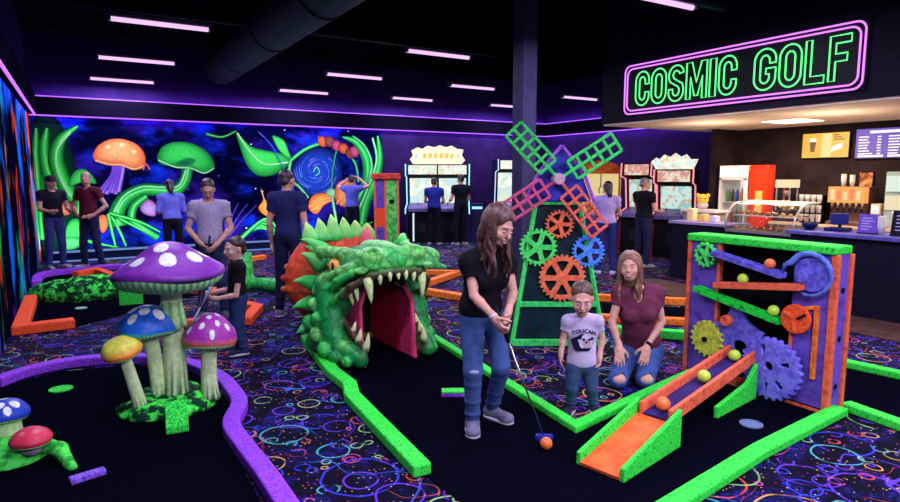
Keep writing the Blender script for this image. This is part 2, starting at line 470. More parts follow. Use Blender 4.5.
sf = struct('ceiling_soffit', MB().bb(7.5, XA, YF, 7.55, 2.55, ZC), mat('black_soffit', S(20, 17, 34), S(16, 14, 28), 3, rough=.7))
struct('ceiling_snack_bar', MB().bb(7.53, XA, YF, 7.52, 2.52, 2.55), M_CREAM)
mb = MB().bb(XL, XR, YF, YB, ZC, ZC + .1)
x = XL + .1
while x < XR: mb.bb(x, x + .07, YF, YB, ZC - .04, ZC); x += .17
struct('ceiling', mb, M_CEIL)
for i, y in enumerate((2.2, 4.6, 7.0, 9.3, 11.6, 13.8)):
    mb = MB().bb(XL, XR, y - .03, y + .03, ZC - .075, ZC - .04)
    struct('ceiling_joist', mb, M_CEIL)
struct('floor_snack_bar', MB().bb(7.15, 8.1, -1, 6.9, 0, .012), mat('brown_wood_floor', S(92, 66, 58), S(70, 50, 46), 6, rough=.5))
# square column by the windmill
struct('column', MB().bb(5.30, 5.54, 6.82, 7.06, 0, ZC), mat('slate_column', S(58, 54, 88), S(48, 44, 78), 3, rough=.7), bevel=.01)
# cove boxes with violet light strips above and below
M_FASCIA = mat('black_cove', S(14, 10, 28), rough=1, spec=0)
M_LED = emis('violet_light_strip', (.36, .09, 1.0), 2.0)
def cove(n, x0, x1, y0, y1, lip):
    f = struct('trim_cove_' + n, MB().bb(x0, x1, y0, y1, 2.9, 3.25), M_FASCIA)
    if lip == 'y': a = (x0, x1, y0 + .015, y0 + .05)
    elif lip == 'x0': a = (x1 - .05, x1 - .015, y0, y1)
    else: a = (x0 + .015, x0 + .05, y0, y1)
    for z in (3.25, 2.878):
        o = MB().bb(*a, z, z + .022).build('light_strip', M_LED, f)
LEDC = (.42, .12, 1.0)
def led(loc, lx, ly, p, rot):
    lamp('strip_lamp', loc, lx, ly, p, LEDC, rot)
cove('back', XL, XR, YB - .14, YB, 'y')
cove('left', XL, XL + .14, 1.2, YB - .14, 'x0')
cove('right', XR - .14, XR, YA + .12, YB - .14, 'x1')
# (the lamps of these strips are set after lamp() is defined)
# ------------------------------------------------------------------ tube lights
M_TUBE = emis('violet_white_tube', (.92, .55, 1.1), 1.12)
M_HOUS = mat('light_housing', (.10, .10, .13), rough=.4)
LP = 62
def fixture():
    r = thing('ceiling_light', None, None)
    MB().bb(-.57, .57, -.06, .06, .022, .065).bb(-.59, -.56, -.065, .065, -.026, .065).bb(.56, .59, -.065, .065, -.026, .065).build('housing', M_HOUS, r, bevel=.006)
    MB().cyl((-.56, 0, 0), (.56, 0, 0), .030, n=14).build('tube', M_TUBE, r, True)
    for s in (-1, 1): MB().cyl((s * .5, 0, .065), (s * .5, 0, ZC - 3.6), .006, n=6).build('suspension_wire', M_DARKMETAL, r)
    return r
FX0 = fixture()
LIGHTS = [((.98, 8.75), 'tube light over the left of the hall, the one nearest the camera there'),
          ((.93, 11.63), 'tube light over the left of the hall, middle one of three'),
          ((.86, 14.2), 'tube light over the left of the hall, hung by the back wall'),
          ((4.94, 8.6), 'tube light just right of the round duct, the largest lit bar there'),
          ((4.64, 11.3), 'tube light under the duct line, second back from the largest bar'),
          ((4.5, 13.95), 'small tube light hanging over the flower mural'),
          ((7.23, 13.85), 'small tube light hanging over the double arcade cabinet'),
          ((7.38, 11.35), 'tube light left of the dark column, over the arcade'),
          ((10.16, 13.87), 'small tube light half hidden behind the dark column'),
          ((10.67, 11.55), 'tube light right of the dark column'),
          ((5.5, 4.78), 'tube light at the top edge of the picture above the sign')]
for i, (p, lab) in enumerate(LIGHTS):
    o = FX0 if i == 0 else copy_tree(FX0)
    o.location = (p[0] + .06, p[1], 3.6); tag(o, lab, 'light', 'tube lights under the dark ceiling')
def lamp(name, loc, sx, sy, power, col, rot=(0, 0, 0), spread=None):
    l = bpy.data.lights.new(name, 'AREA'); l.shape = 'RECTANGLE'; l.size = sx; l.size_y = sy; l.energy = power; l.color = col
    if spread: l.spread = R(spread)
    o = bpy.data.objects.new(name, l); COL.objects.link(o); o.location = loc; o.rotation_euler = rot; return o
for a_, z, q_ in ((114, 3.29, 1.15), (62, 2.87, 1.15)):                 # each strip shines on the wall behind it
    led(((XL + XR) / 2, YB - .12, z), XR - XL - .3, .02, 24 * q_, (R(a_), 0, 0))
    led((XL + .12, 7.9, z), .02, 13, 24 * q_, (0, R(a_), 0)); led((XR - .12, 10.9, z), .02, 7.4, 15 * q_, (0, -R(a_), 0))
TCOL = (.76, .68, 1.0)
for (x, y), _ in LIGHTS: lamp('tube_lamp', (x, y, 3.545), 1.2, .08, LP * (1.35 if y > 13 else 1), TCOL)
for x, y, q_ in ((.98, 5.9, 1), (.98, 3.0, 1.2), (4.9, 5.7, 1), (2.6, .6, 1.7), (5.2, 2.2, 1.3), (.3, -1.8, 3.6), (3.0, -2.4, 3.6), (5.6, -1.2, 2.0)):      # the rows go on over and behind the camera
    lamp('tube_lamp', (x, y, 3.545), 1.2, .08, LP * q_, TCOL)
# warm panels in the snack bar ceiling
WARM = (1.0, .80, .58)
for i, (x, y) in enumerate(((9.25, 5.35), (9.25, 2.6))):
    o = MB().bb(-.3, .3, -.3, .3, -.012, 0).build('ceiling_panel_light', emis('warm_panel', (1, .88, .72), 2.2)); o.location = (x, y, 2.52)
    if i == 0: tag(o, 'square warm ceiling light over the snack bar', 'light')
    else: tag(o, 'second square warm ceiling light further along the snack bar', 'light')
for x, y in ((9.25, 5.35), (9.25, 2.6)): lamp('panel_lamp', (x, y, 2.49), .6, .6, 62, WARM)
for x, y in ((8.5, 6.2), (8.5, 4.4), (8.5, 2.2)):                      # added warm lights without fittings, to brighten the snack bar ceiling
    l = bpy.data.lights.new('snack_bar_fill', 'POINT'); l.energy = 26; l.color = WARM; l.shadow_soft_size = .08
    o = bpy.data.objects.new('snack_bar_fill', l); COL.objects.link(o); o.location = (x, y, 2.05)
# round duct and pipes
d = MB(); d.smooth = True
d.cyl((2.86, 14.4, 4.06), (2.86, -3.5, 4.06), .36, n=40)
o = d.build('ceiling_air_duct', mat('dark_duct', S(34, 38, 48), S(28, 31, 40), 2, rough=.5)); tag(o, 'big round dark air duct running under the ceiling', 'duct')
for y in (12.6, 10.2, 7.8, 5.4): MB().cyl((2.86, y, 4.06), (2.86, y + .05, 4.06), .375, n=40).build('seam_band', MATS['dark_duct'], o, True)
o = MB().bb(5.4, 7.48, 5.28, 5.38, 3.86, 3.92).build('cable_tray', mat('green_grey_metal', S(44, 84, 70), rough=.5), bevel=.01)
for x in (5.7, 7.2): MB().cyl((x, 5.33, 3.92), (x, 5.33, ZC - .05), .008, n=6).build('hanger_rod', M_DARKMETAL, o)
tag(o, 'slim grey-green cable tray hung beside the sign', 'cable tray')
p = MB(); p.cyl((XL, 10.4, 4.1), (7.4, 10.4, 4.1), .03, n=10)
tag(p.build('ceiling_pipe', M_DARKMETAL, None, True), 'thin dark pipe crossing under the ceiling', 'pipe')
# ------------------------------------------------------------------ painted wall panels
def nebula():
    m, t, b = base_mat('nebula_paint')
    P = t.coord()
    mp = t.new('ShaderNodeMapping'); t.link(P, mp.inputs['Vector']); mp.inputs['Scale'].default_value = (1, 1, 1.6); mp.inputs['Rotation'].default_value = (0, R(-25), 0)
    n = t.noise(mp.outputs[0], 1.1, 6, .62); n2 = t.noise(mp.outputs[0], .6, 3, .5)
    c = t.mix(t.step(n, .46, .7), S(3, 4, 34), S(16, 44, 190))
    c = t.mix(t.step(n, .66, .8), c, S(70, 110, 225))
    c = t.mix(t.math('MULTIPLY', t.step(n2, .5, .7), t.step(n, .35, .6)), c, S(54, 26, 150))
    v = t.new('ShaderNodeTexVoronoi'); v.inputs['Scale'].default_value = 5; t.link(P, v.inputs['Vector'])
    s = t.new('ShaderNodeSeparateColor'); t.link(v.outputs['Color'], s.inputs[0])
    c = t.mix(t.math('MULTIPLY', t.math('LESS_THAN', v.outputs['Distance'], .09), t.math('GREATER_THAN', s.outputs[0], .6)), c, S(190, 210, 255))
    t.link(c, b.inputs['Base Color']); b.inputs['Roughness'].default_value = 1; b.inputs['Specular IOR Level'].default_value = 0
    return m
MUR = 0
YM = YB - .024
class Paint:
    """flat brushwork: every stroke lies a hair in front of the one before"""
    def __init__(s): s.mb = MB(); s.y = YM - .002
    def nxt(s): s.y -= .0003
    def px(s, p): x, _, z = yp(p[0], p[1], YM); return (max(x, XL + .06), z)
    def stroke(s, pts, w0, w1=None, core=GREEN_L, edge=GREEN_D, n=6, wm=None, hl=None):
        s.nxt(); w1 = w0 if w1 is None else w1
        P = catmull([s.px(p) for p in pts], n); m = len(P)
        vs, cs, fs = [], [], []
        for i, p in enumerate(P):
            d = P[min(i + 1, m - 1)] - P[max(i - 1, 0)]; d = d / max(np.linalg.norm(d), 1e-6); q = np.array([-d[1], d[0]])
            t = i / (m - 1); w = w0 + (w1 - w0) * t
            if wm is not None: w = (w0 * (1 - t) ** 2 + 2 * wm * t * (1 - t) + w1 * t * t)
            w *= .0225
            for k, f in ((-1, 0), (-.55, .28), (.1, 1), (.6, .34), (1, 0)):
                a = p + q * w * k; vs.append((a[0], s.y, a[1]))
                cs.append(tuple(edge[j] * (1 - f) + core[j] * f for j in range(3)))
        for i in range(m - 1):
            for k in range(4): fs.append((i * 5 + k, i * 5 + k + 1, (i + 1) * 5 + k + 1, (i + 1) * 5 + k))
        s.mb._add(vs, fs, cs)
        if hl is None and max(w0, w1) >= 1.8:           # a thin light line along the brush stroke
            q_ = [(p[0] + .12 * w0, p[1]) for p in pts]; lt = tuple(min(1, c * .6 + .36) for c in core)
            s.stroke(q_, w0 * .16, w1 * .12, core=lt, edge=core, n=n, hl=0)
        return s
    def blob(s, pts, core, edge, c=None, smooth=4, dx=0, dy=0):
        s.nxt()
        P = catmull([s.px(p) for p in pts], smooth, True) if smooth > 1 else [np.array(s.px(p)) for p in pts]
        ctr = np.array(s.px(c)) if c else np.mean(P, 0); m = len(P)
        vs, cs = [(ctr[0], s.y, ctr[1])], [core]
        for f, g in ((.6, .72), (.9, .25), (1, 0)):
            for p in P:
                a = ctr + (p - ctr) * f; vs.append((a[0], s.y, a[1])); cs.append(tuple(edge[j] * (1 - g) + core[j] * g for j in range(3)))
        fs = [(0, 1 + i, 1 + (i + 1) % m) for i in range(m)]
        for r in range(2):
            for i in range(m): fs.append((1 + r * m + i, 1 + r * m + (i + 1) % m, 1 + (r + 1) * m + (i + 1) % m, 1 + (r + 1) * m + i))
        s.mb._add(vs, fs, cs); return s
mural = MB().bb(XL + .03, 6.85, YM, YB - .004, .03, 2.86).build('mural', nebula()); 
tag(mural, 'blacklight mural of glowing mushrooms, vines and flowers on the back wall', 'mural')
A = Paint()
DKG, MDG, LTG = S(8, 52, 34), S(20, 150, 70), S(76, 246, 92)
G = dict(core=S(62, 250, 82), edge=S(4, 48, 28))
# left vines and bulbs
A.blob([(30, 120), (60, 122), (80, 190), (70, 250), (40, 262), (28, 200)], S(14, 70, 40), S(8, 30, 30))
A.stroke([(36, 128), (34, 160), (40, 190), (37, 240)], 1.2, 3, wm=6, **G)
A.stroke([(47, 128), (44, 150), (50, 178), (64, 198)], 1.2, 3, wm=8, **G)
A.stroke([(78, 126), (62, 138), (56, 156), (62, 178), (74, 200)], .8, 6, wm=9, **G)
A.stroke([(70, 132), (57, 150), (58, 172), (70, 196)], 1.2, 1.2, core=S(190, 255, 180), edge=S(60, 200, 90))
A.stroke([(30, 150), (33, 190), (31, 240)], 3, 3, **G)
# small green mushroom
A.stroke([(80, 192), (78, 215)], 3, 3, **G)
A.blob([(68, 186), (74, 172), (84, 169), (93, 176), (96, 184), (84, 182)], LTG, S(18, 120, 60))
# purple-stemmed orange mushroom
for i in range(7):
    A.stroke([(114 + 1.6 * i, 164), (112 + 1.6 * i, 176), (103 + 3.0 * i - 3, 192 + (i % 3))], 1.6, 2.4, core=S(190, 140, 255), edge=S(80, 40, 170))
A.blob([(93, 158), (97, 147), (108, 140), (122, 139), (136, 144), (144, 153), (145, 166), (134, 169), (120, 164), (103, 163)], S(255, 190, 110), S(215, 85, 35), (118, 150))
A.stroke([(95, 160), (108, 164), (122, 165), (134, 169), (144, 166)], 1.2, 1.2, core=S(255, 215, 150), edge=S(200, 90, 40))
for x, y, r in ((108, 147, 3), (122, 145, 3.4), (134, 152, 3), (115, 155, 2)): A.blob([(x + r * math.cos(k), y + .7 * r * math.sin(k)) for k in np.linspace(0, 5.5, 8)], S(255, 225, 160), S(250, 170, 80))
A.stroke([(143, 170), (146, 164), (150, 170)], .8, .8, core=S(240, 130, 90), edge=S(150, 50, 50))
# big green mushroom and its curling stem
A.stroke([(188, 165), (185, 180), (176, 190), (160, 190), (143, 190), (126, 198), (117, 212), (118, 226)], 5, 7, core=S(52, 235, 84), edge=S(10, 80, 45), n=10)
A.stroke([(186, 170), (178, 186), (160, 187), (141, 187), (124, 196), (114, 212)], 1, 1, core=S(180, 255, 180), edge=S(60, 210, 100), n=10)
A.stroke([(146, 196), (134, 206), (132, 220), (142, 228), (158, 238)], 4, 3, core=S(52, 235, 84), edge=S(10, 80, 45))
A.blob([(157, 158), (162, 147), (174, 142), (190, 143), (205, 150), (213, 160), (214, 168), (204, 173), (190, 168), (175, 166), (162, 165)], S(70, 250, 96), S(8, 110, 48), (186, 152))
A.blob([(170, 166), (186, 158), (196, 160), (188, 167)], S(22, 110, 60), S(40, 180, 80))
A.stroke([(158, 160), (175, 167), (190, 168), (204, 173), (214, 168)], .8, .8, core=S(200, 255, 190), edge=S(60, 200, 90))
# roots and ferns along the bottom
for pts in ([(109, 213), (118, 228), (126, 246)], [(110, 213), (130, 224), (158, 238)], [(108, 214), (112, 232), (116, 248)], [(112, 214), (140, 222), (160, 232)], [(84, 240), (100, 244), (122, 248)]):
    A.stroke(pts, 2.2, .8, **G)
A.blob([(66, 228), (72, 219), (80, 220), (82, 232), (74, 246), (66, 244)], LTG, S(16, 110, 55))
A.blob([(60, 242), (72, 236), (84, 242), (74, 250), (62, 250)], S(90, 230, 110), S(14, 90, 50))
A.blob([(60, 206), (65, 201), (71, 205), (70, 214), (62, 215)], S(255, 150, 110), S(190, 70, 60))
A.blob([(98, 218), (105, 215), (108, 226), (102, 233)], S(255, 140, 80), S(190, 60, 40))
A.blob([(140, 207), (148, 199), (157, 206), (155, 216), (144, 214)], S(200, 160, 220), S(120, 50, 110))
# leaf and thin vines of the middle
A.stroke([(206, 134), (222, 137), (236, 131)], 1.8, .8, **G)
A.blob([(236, 132), (250, 146), (268, 151), (282, 154), (292, 161), (282, 170), (270, 176), (256, 175), (246, 164), (240, 148)], S(70, 250, 96), S(8, 110, 44), (256, 156), 3)
A.stroke([(237, 133), (250, 152), (265, 164), (290, 162)], 1, 1, core=S(210, 255, 190), edge=S(60, 210, 90))
A.blob([(272, 136), (283, 140), (288, 150), (291, 160), (280, 152)], LTG, S(16, 120, 60))
A.blob([(289, 172), (303, 152), (322, 147), (338, 156), (343, 178), (331, 196), (312, 199), (296, 191)], S(34, 76, 190), S(5, 7, 34))
for k_ in range(26):
    r = rnd.uniform(5, 21); a_ = rnd.uniform(0, 6.28); l_ = rnd.uniform(.5, 1.6); A.stroke([(316 + (r + 2.2 * (k - a_)) * math.cos(k), 171 + .95 * (r + 2.2 * (k - a_)) * math.sin(k)) for k in np.linspace(a_, a_ + l_, 6)], rnd.uniform(.5, 1.3), .3, core=(S(120, 165, 255), S(70, 110, 230), S(150, 120, 240))[k_ % 3], edge=S(30, 56, 170))
A.stroke([(313, 172), (316, 167), (319, 172), (315, 176)], .7, .7, core=S(140, 255, 170), edge=S(40, 160, 120))
A.stroke([(290, 161), (304, 150), (321, 144), (338, 148), (354, 162), (358, 182)], 2, 1.6, core=S(60, 240, 100), edge=S(10, 100, 60), n=8)
A.stroke([(290, 161), (289, 178), (299, 187), (308, 198)], 2, 1.6, core=S(120, 245, 140), edge=S(10, 100, 60))
A.stroke([(336, 150), (332, 172), (331, 200)], 1.2, 1, core=S(60, 200, 110), edge=S(10, 80, 60))
for k, (x, y) in enumerate(((322, 142), (329, 142), (336, 146), (343, 149), (350, 154), (354, 152))):
    A.blob([(x - 5, y - 3), (x, y - 6), (x + 5, y - 2), (x + 3, y + 5), (x - 3, y + 4)], (S(235, 110, 60), S(150, 80, 70), S(210, 90, 120))[k % 3], S(60, 26, 40))
A.stroke([(342, 137), (356, 143), (366, 160), (366, 182), (356, 200)], .8, 5, wm=9, core=S(60, 245, 100), edge=S(10, 95, 55))
A.stroke([(352, 136), (364, 146), (371, 165), (366, 190)], .8, 3, core=S(120, 250, 150), edge=S(14, 120, 64))
A.stroke([(377, 136), (379, 158), (374, 180), (364, 205), (360, 230)], 1.2, 6, wm=9, core=S(52, 240, 90), edge=S(8, 80, 48))
A.stroke([(372, 138), (376, 160), (368, 186), (358, 210)], 1.4, 1.4, core=S(180, 255, 180), edge=S(40, 190, 90))
# flowers and grasses
A.blob([(308, 208), (312, 196), (326, 193), (334, 199), (324, 205), (316, 214)], S(255, 170, 80), S(210, 80, 30))
A.stroke([(331, 193), (333, 205), (336, 222)], 2, 1.6, core=S(150, 250, 160), edge=S(20, 130, 80))
A.blob([(325, 193), (331, 188), (338, 193), (334, 198)], S(160, 240, 170), S(40, 140, 90))
A.blob([(260, 186), (265, 200), (272, 204), (278, 214), (266, 216), (258, 208), (263, 199)], S(255, 190, 80), S(220, 90, 40))
A.blob([(334, 196), (338, 182), (352, 180), (357, 190), (352, 205), (340, 206)], S(255, 170, 90), S(190, 70, 50))
for fl in ([(309, 207), (320, 200), (331, 197)], [(311, 203), (320, 197), (328, 195)], [(312, 210), (322, 204), (332, 200)], [(336, 204), (342, 194), (350, 184)], [(340, 205), (348, 196), (354, 188)], [(261, 190), (265, 202), (272, 208)], [(261, 208), (268, 210), (276, 213)]): A.stroke(fl, .7, .4, core=S(255, 225, 130), edge=S(240, 130, 50), hl=0)
for k in range(9):
    A.stroke([(228 + 1.5 * k, 247 - k), (242 + 3.2 * k, 236 - k * 2.2), (262 + 2.6 * k, 220 + 3.2 * k)], 2.3, .6, core=S(62, 250, 82), edge=S(6, 60, 34))
for k in range(5): A.stroke([(226, 240), (240 - 4 * k, 222 - 3 * k), (256 - 9 * k, 205 - k)], 1.4, .5, core=S(84, 56, 180), edge=S(34, 20, 90))
A.stroke([(345, 240), (356, 228), (372, 222)], 2, 1, **G); A.stroke([(350, 242), (362, 236), (378, 232)], 2, 1, **G)
A.stroke([(258, 132), (275, 152), (300, 206)], .5, .5, core=S(90, 120, 230), edge=S(30, 40, 120))
A.mb.build('brushwork', attr_mat('mural_paint', 1, 40, .25, spec=0), mural)
# left wall: drips of paint
def drips():
    m, t, b = base_mat('drip_paint')
    P = t.coord()
    mp = t.new('ShaderNodeMapping'); t.link(P, mp.inputs['Vector']); mp.inputs['Scale'].default_value = (1, .40, .30)
    mp2 = t.new('ShaderNodeMapping'); t.link(P, mp2.inputs['Vector']); mp2.inputs['Scale'].default_value = (1, .66, .40); mp2.inputs['Location'].default_value = (3, 4, 7)
    c = None; base = S(5, 6, 28)
    for k, (q, lo) in enumerate(((S(20, 110, 220), .50), (S(30, 220, 90), .56), (S(255, 90, 26), .575), (S(120, 44, 220), .585), (S(40, 200, 235), .615), (S(255, 160, 40), .62))):
        mq = t.new('ShaderNodeMapping'); t.link((mp if k % 2 else mp2).outputs[0], mq.inputs['Vector']); mq.inputs['Location'].default_value = (k * 3.1, k * 7.7, k * 1.3)
        n = t.noise(mq.outputs[0], 1.5, 3, .6)
        c = t.mix(t.step(n, lo, lo + .12), base if c is None else c, q)
    t.link(c, b.inputs['Base Color']); b.inputs['Roughness'].default_value = 1; b.inputs['Specular IOR Level'].default_value = 0
    return m
o = MB().bb(XL + .004, XL + .02, 4.0, YB - .03, .03, 2.86).build('drip_mural', drips()); tag(o, 'left wall painting of vertical multicoloured paint drips', 'mural')
# low ledge along the mural
for x_ in (.4, 2.6, 4.8): lamp('mural_fill', (x_, 14.36, .25), 2.1, .04, 24, (.72, .82, 1.0), (R(180 - 24), 0, 0))  # added up-lights that brighten the mural
r = thing('low_ledge', 'low dark blue ledge with pale blue edges under the mural', 'ledge', (0, 0, 0))
MB().bb(-.6, 6.4, 14.3, YB - .09, 0, .2).build('body', mat('deep_blue', S(16, 26, 70), rough=.6), r)
MB().bb(-.6, 6.4, 14.27, 14.33, .18, .215).build('edge_strip', emis('pale_blue_strip', (.22, .42, 1.0), .55), r)
MB().bb(-.6, 6.4, 14.28, 14.32, .0, .03).build('edge_strip', MATS['pale_blue_strip'], r)
# ------------------------------------------------------------------ lanes of black felt and their painted borders
def green(label, pts, z=.006):
    mb = MB().prism(pts, z, XY(0)); o = mb.build('putting_green', M_FELT); tag(o, label, 'putting green'); return o
def border(label, pts, m, w=.10, h=.075, closed=False, smooth=0, group=None):
    if smooth: pts = [tuple(p) for p in catmull(pts, smooth, closed)]
    P = [Vector((p[0], p[1])) for p in pts]; n = len(P); L, Rr = [], []
    for i, p in enumerate(P):
        a = P[(i - 1) % n] if (closed or i) else None; b = P[(i + 1) % n] if (closed or i < n - 1) else None
        d1 = (p - a).normalized() if a is not None else (b - p).normalized(); d2 = (b - p).normalized() if b is not None else d1
        n1 = Vector((-d1.y, d1.x)); n2 = Vector((-d2.y, d2.x)); k = (n1 + n2).normalized(); f = 1 / max(k.dot(n1), .45)
        L.append(p + k * f * w / 2); Rr.append(p - k * f * w / 2)
    vs = []
    for l, r in zip(L, Rr): vs += [(l.x, l.y, .0065), (l.x, l.y, h), (r.x, r.y, h), (r.x, r.y, .0065)]
    fs = []
    for i in range(n if closed else n - 1):
        j = (i + 1) % n
        for k in range(4): fs.append((i * 4 + k, j * 4 + k, j * 4 + (k + 1) % 4, i * 4 + (k + 1) % 4))
    if not closed: fs += [(3, 2, 1, 0), tuple((n - 1) * 4 + k for k in range(4))]
    mb = MB(); mb._add(vs, fs)
    return tag(mb.build('lane_border', m, bevel=.012), label, 'lane border', group)
# main lane: out of the dragon's mouth, then right to the ball tower
green('black felt lane running from the dragon mouth to the ball tower', [(1.68, 1.2), (1.6, 2.9), (1.75, 4.42), (1.95, 4.9), (2.0, 6.0), (3.0, 6.0), (3.05, 5.5), (2.82, 3.0), (4.5, 3.42), (5.45, 3.36), (5.78, 2.7), (5.88, 1.6), (4.62, 1.3), (4.68, 2.15), (2.6, 1.95), (2.3, 1.2)])
border('green painted border along the left of the dragon lane', [(1.93, 6.05), (1.76, 4.82), (1.76, 4.45), (1.68, 4.2), (1.575, 2.9)], M_GREEN_B, .115, .08)
border('green painted border right of the dragon lane, bent in front of the toddler', [(3.10, 5.6), (2.76, 2.93), (4.42, 3.27)], M_GREEN_B, .085, .06)
border('green painted border in the bottom right, ending at the ball tower foot', [(2.3, 1.90), (3.47, 2.07), (4.58, 2.165)], M_GREEN_B, .11, .065)
border('green painted border right of the tower, nearer rail', [(4.70, 2.19), (4.635, 1.8), (4.56, 1.1)], M_GREEN_B, .10, .07)
border('green painted border right of the tower, farther rail by the wooden floor', [(5.45, 3.35), (5.78, 2.74), (5.9, 1.6)], M_GREEN_B, .10, .07)
# left lane with the mushrooms
green('black felt lane around the big purple mushroom', [(-.66, 2.2), (-.66, 6.0), (-.23, 6.2), (.3, 6.1), (.8, 5.6), (.95, 5.0), (.9, 4.4), (.72, 3.9), (.72, 2.2)])
border('purple painted border curving round the mushroom lane', [(-.66, 5.98), (-.45, 6.2), (-.1, 6.3), (.35, 6.15), (.72, 5.75), (.90, 5.2), (.93, 4.75), (.91, 4.45), (.78, 4.1), (.78, 3.7), (.80, 3.2), (.80, 2.4)], M_PURP, .115, .085, smooth=4)
# far left lane
green('black felt lane by the left wall inside orange borders', [(-.66, 8.0), (-.1, 8.0), (1.5, 9.4), (.75, 10.2), (.2, 12.3), (-.55, 12.4)])
border('red orange border of the far left lane, nearest corner piece', [(-.12, 7.98), (-.62, 7.93), (-.62, 9.9)], M_ORNG, .15, .11)
border('red orange border behind the purple mushroom cap', [(-.12, 12.0), (.2, 12.35), (.45, 11.3), (.78, 10.0), (1.6, 9.2), (1.85, 9.1)], M_ORNG, .13, .1)
border('purple border behind the far left lane', [(-.62, 11.2), (-.6, 12.2), (-.1, 12.5), (.5, 12.62), (1.2, 12.4)], M_PURP, .13, .1, smooth=3)
border('red orange border corner beside the boy with the putter', [(1.62, 8.3), (1.85, 7.72), (1.55, 7.05)], M_ORNG, .13, .1)
border('orange border left of the back of the man in navy', [(3.2, 12.6), (2.75, 12.4), (2.3, 10.6)], M_AMBER, .13, .1)
border('short red orange border behind the slim mushroom stem', [(.84, 7.30), (1.08, 7.37)], M_ORNG, .09, .09)
# borders of the lanes behind
border('amber border bent right of the dragon head', [(5.35, 8.7), (4.1, 7.9), (4.5, 6.7)], M_AMBER, .13, .1)
border('amber border beyond the dragon head', [(4.5, 9.6), (5.9, 8.4)], M_AMBER, .12, .1)
border('amber border behind the kneeling woman, farther one', [(5.55, 6.45), (7.2, 4.75)], M_AMBER, .11, .1)
border('amber border behind the kneeling woman, nearer one', [(4.9, 5.4), (6.2, 4.1)], M_AMBER, .11, .09)
border('green border between the kneeling woman and the ball tower', [(4.86, 4.58), (5.6, 3.75)], M_GREEN_B, .11, .1)
green('black felt lane behind the kneeling woman', [(5.45, 6.3), (7.0, 4.75), (6.2, 4.2), (4.95, 5.5)])
# cups, markers and small tiles
def cup(label, x, y, m, r=.07):
    t = thing('hole_cup', label, 'golf hole', (x, y, .006))
    MB().lathe([(0, 0), (r, 0), (r, .008), (r * .82, .009), (r * .8, .003), (0, .003)], n=28).build('rim', m, t)
cup('green-rimmed hole in the mushroom lane', -.21, 5.66, M_GREEN_B, .085)
cup('pale grey-blue hole in the felt before the ball tower', 3.86, 2.38, mat('grey_blue_paint', S(110, 130, 170)), .075)
cup('small pale hole in the far left lane', -.05, 9.1, mat('pale_green_paint', S(150, 200, 180)), .07)
o = MB().prism([(-.09, -.05), (.09, -.05), (.09, .05), (-.09, .05)], .03, XY(0)).build('tee_block', M_PURP, bevel=.008, loc=(2.4, 3.92, .006)); o.rotation_euler[2] = R(-30)
MB().bb(-.088, .088, -.048, .048, .03, .045).build('top_pad', M_GREEN_B, o, bevel=.006)
tag(o, 'small purple block with green top on the felt left of the standing woman', 'tee marker')
o = MB().bb(-.09, .09, -.03, .03, 0, .035).build('tee_block', mat('lilac_paint', S(150, 110, 230), S(100, 60, 180), 60), bevel=.008, loc=(-.05, 3.86, .006)); o.rotation_euler[2] = R(14)
tag(o, 'lilac bar lying on the felt at the lower left', 'tee marker')
def tile(label, x, y, rz):
    t = thing('ramp_tile', label, 'ramp', (x, y, .006), rz)
    MB().prism([(-.10, 0), (.10, 0), (.10, .05), (-.08, .17)], .14, lambda a, z, d: (d - .07, -a, z)).build('slope', mat('neon_green_tile', S(66, 250, 80), S(18, 165, 55), 60), t, bevel=.006)
tile('small bright green ramp at the foot of the mushroom mound', .48, 4.36, -6)
o = MB().prism([(-.14, 0), (.14, 0), (.14, .30), (-.14, .30)], .05, XZ(0)).build('target_board', MATS['neon_green_tile'], bevel=.008, loc=(.52, 9.0, .006)); o.rotation_euler[2] = R(-6)
tag(o, 'bright green speckled board standing behind the blue mushroom', 'target board')
# low green rocks on the far left lane
random.seed(3)
s = SDF(.05)
for i in range(16):
    t = i / 15; x = -.55 + 1.1 * t; y = 10.1 - .4 * math.sin(t * 3) ; rr = .11 + .07 * random.random() + .07 * math.sin(t * 3.1)
    s.ell((x, y, rr * .55), (rr * 1.1, rr, rr * .9), col=(S(90, 210, 90), S(40, 150, 70), S(20, 90, 50), S(150, 220, 90))[i % 4])
s.clip((0, 0, -1), 0)
tag(s.build('rock_border', mat('moss_mound', S(10, 58, 36), S(76, 250, 80), 13, lo=.47, hi=.58, rough=.8, detail=6), None, .022), 'low mossy green rock border in the far left lane', 'rock border')
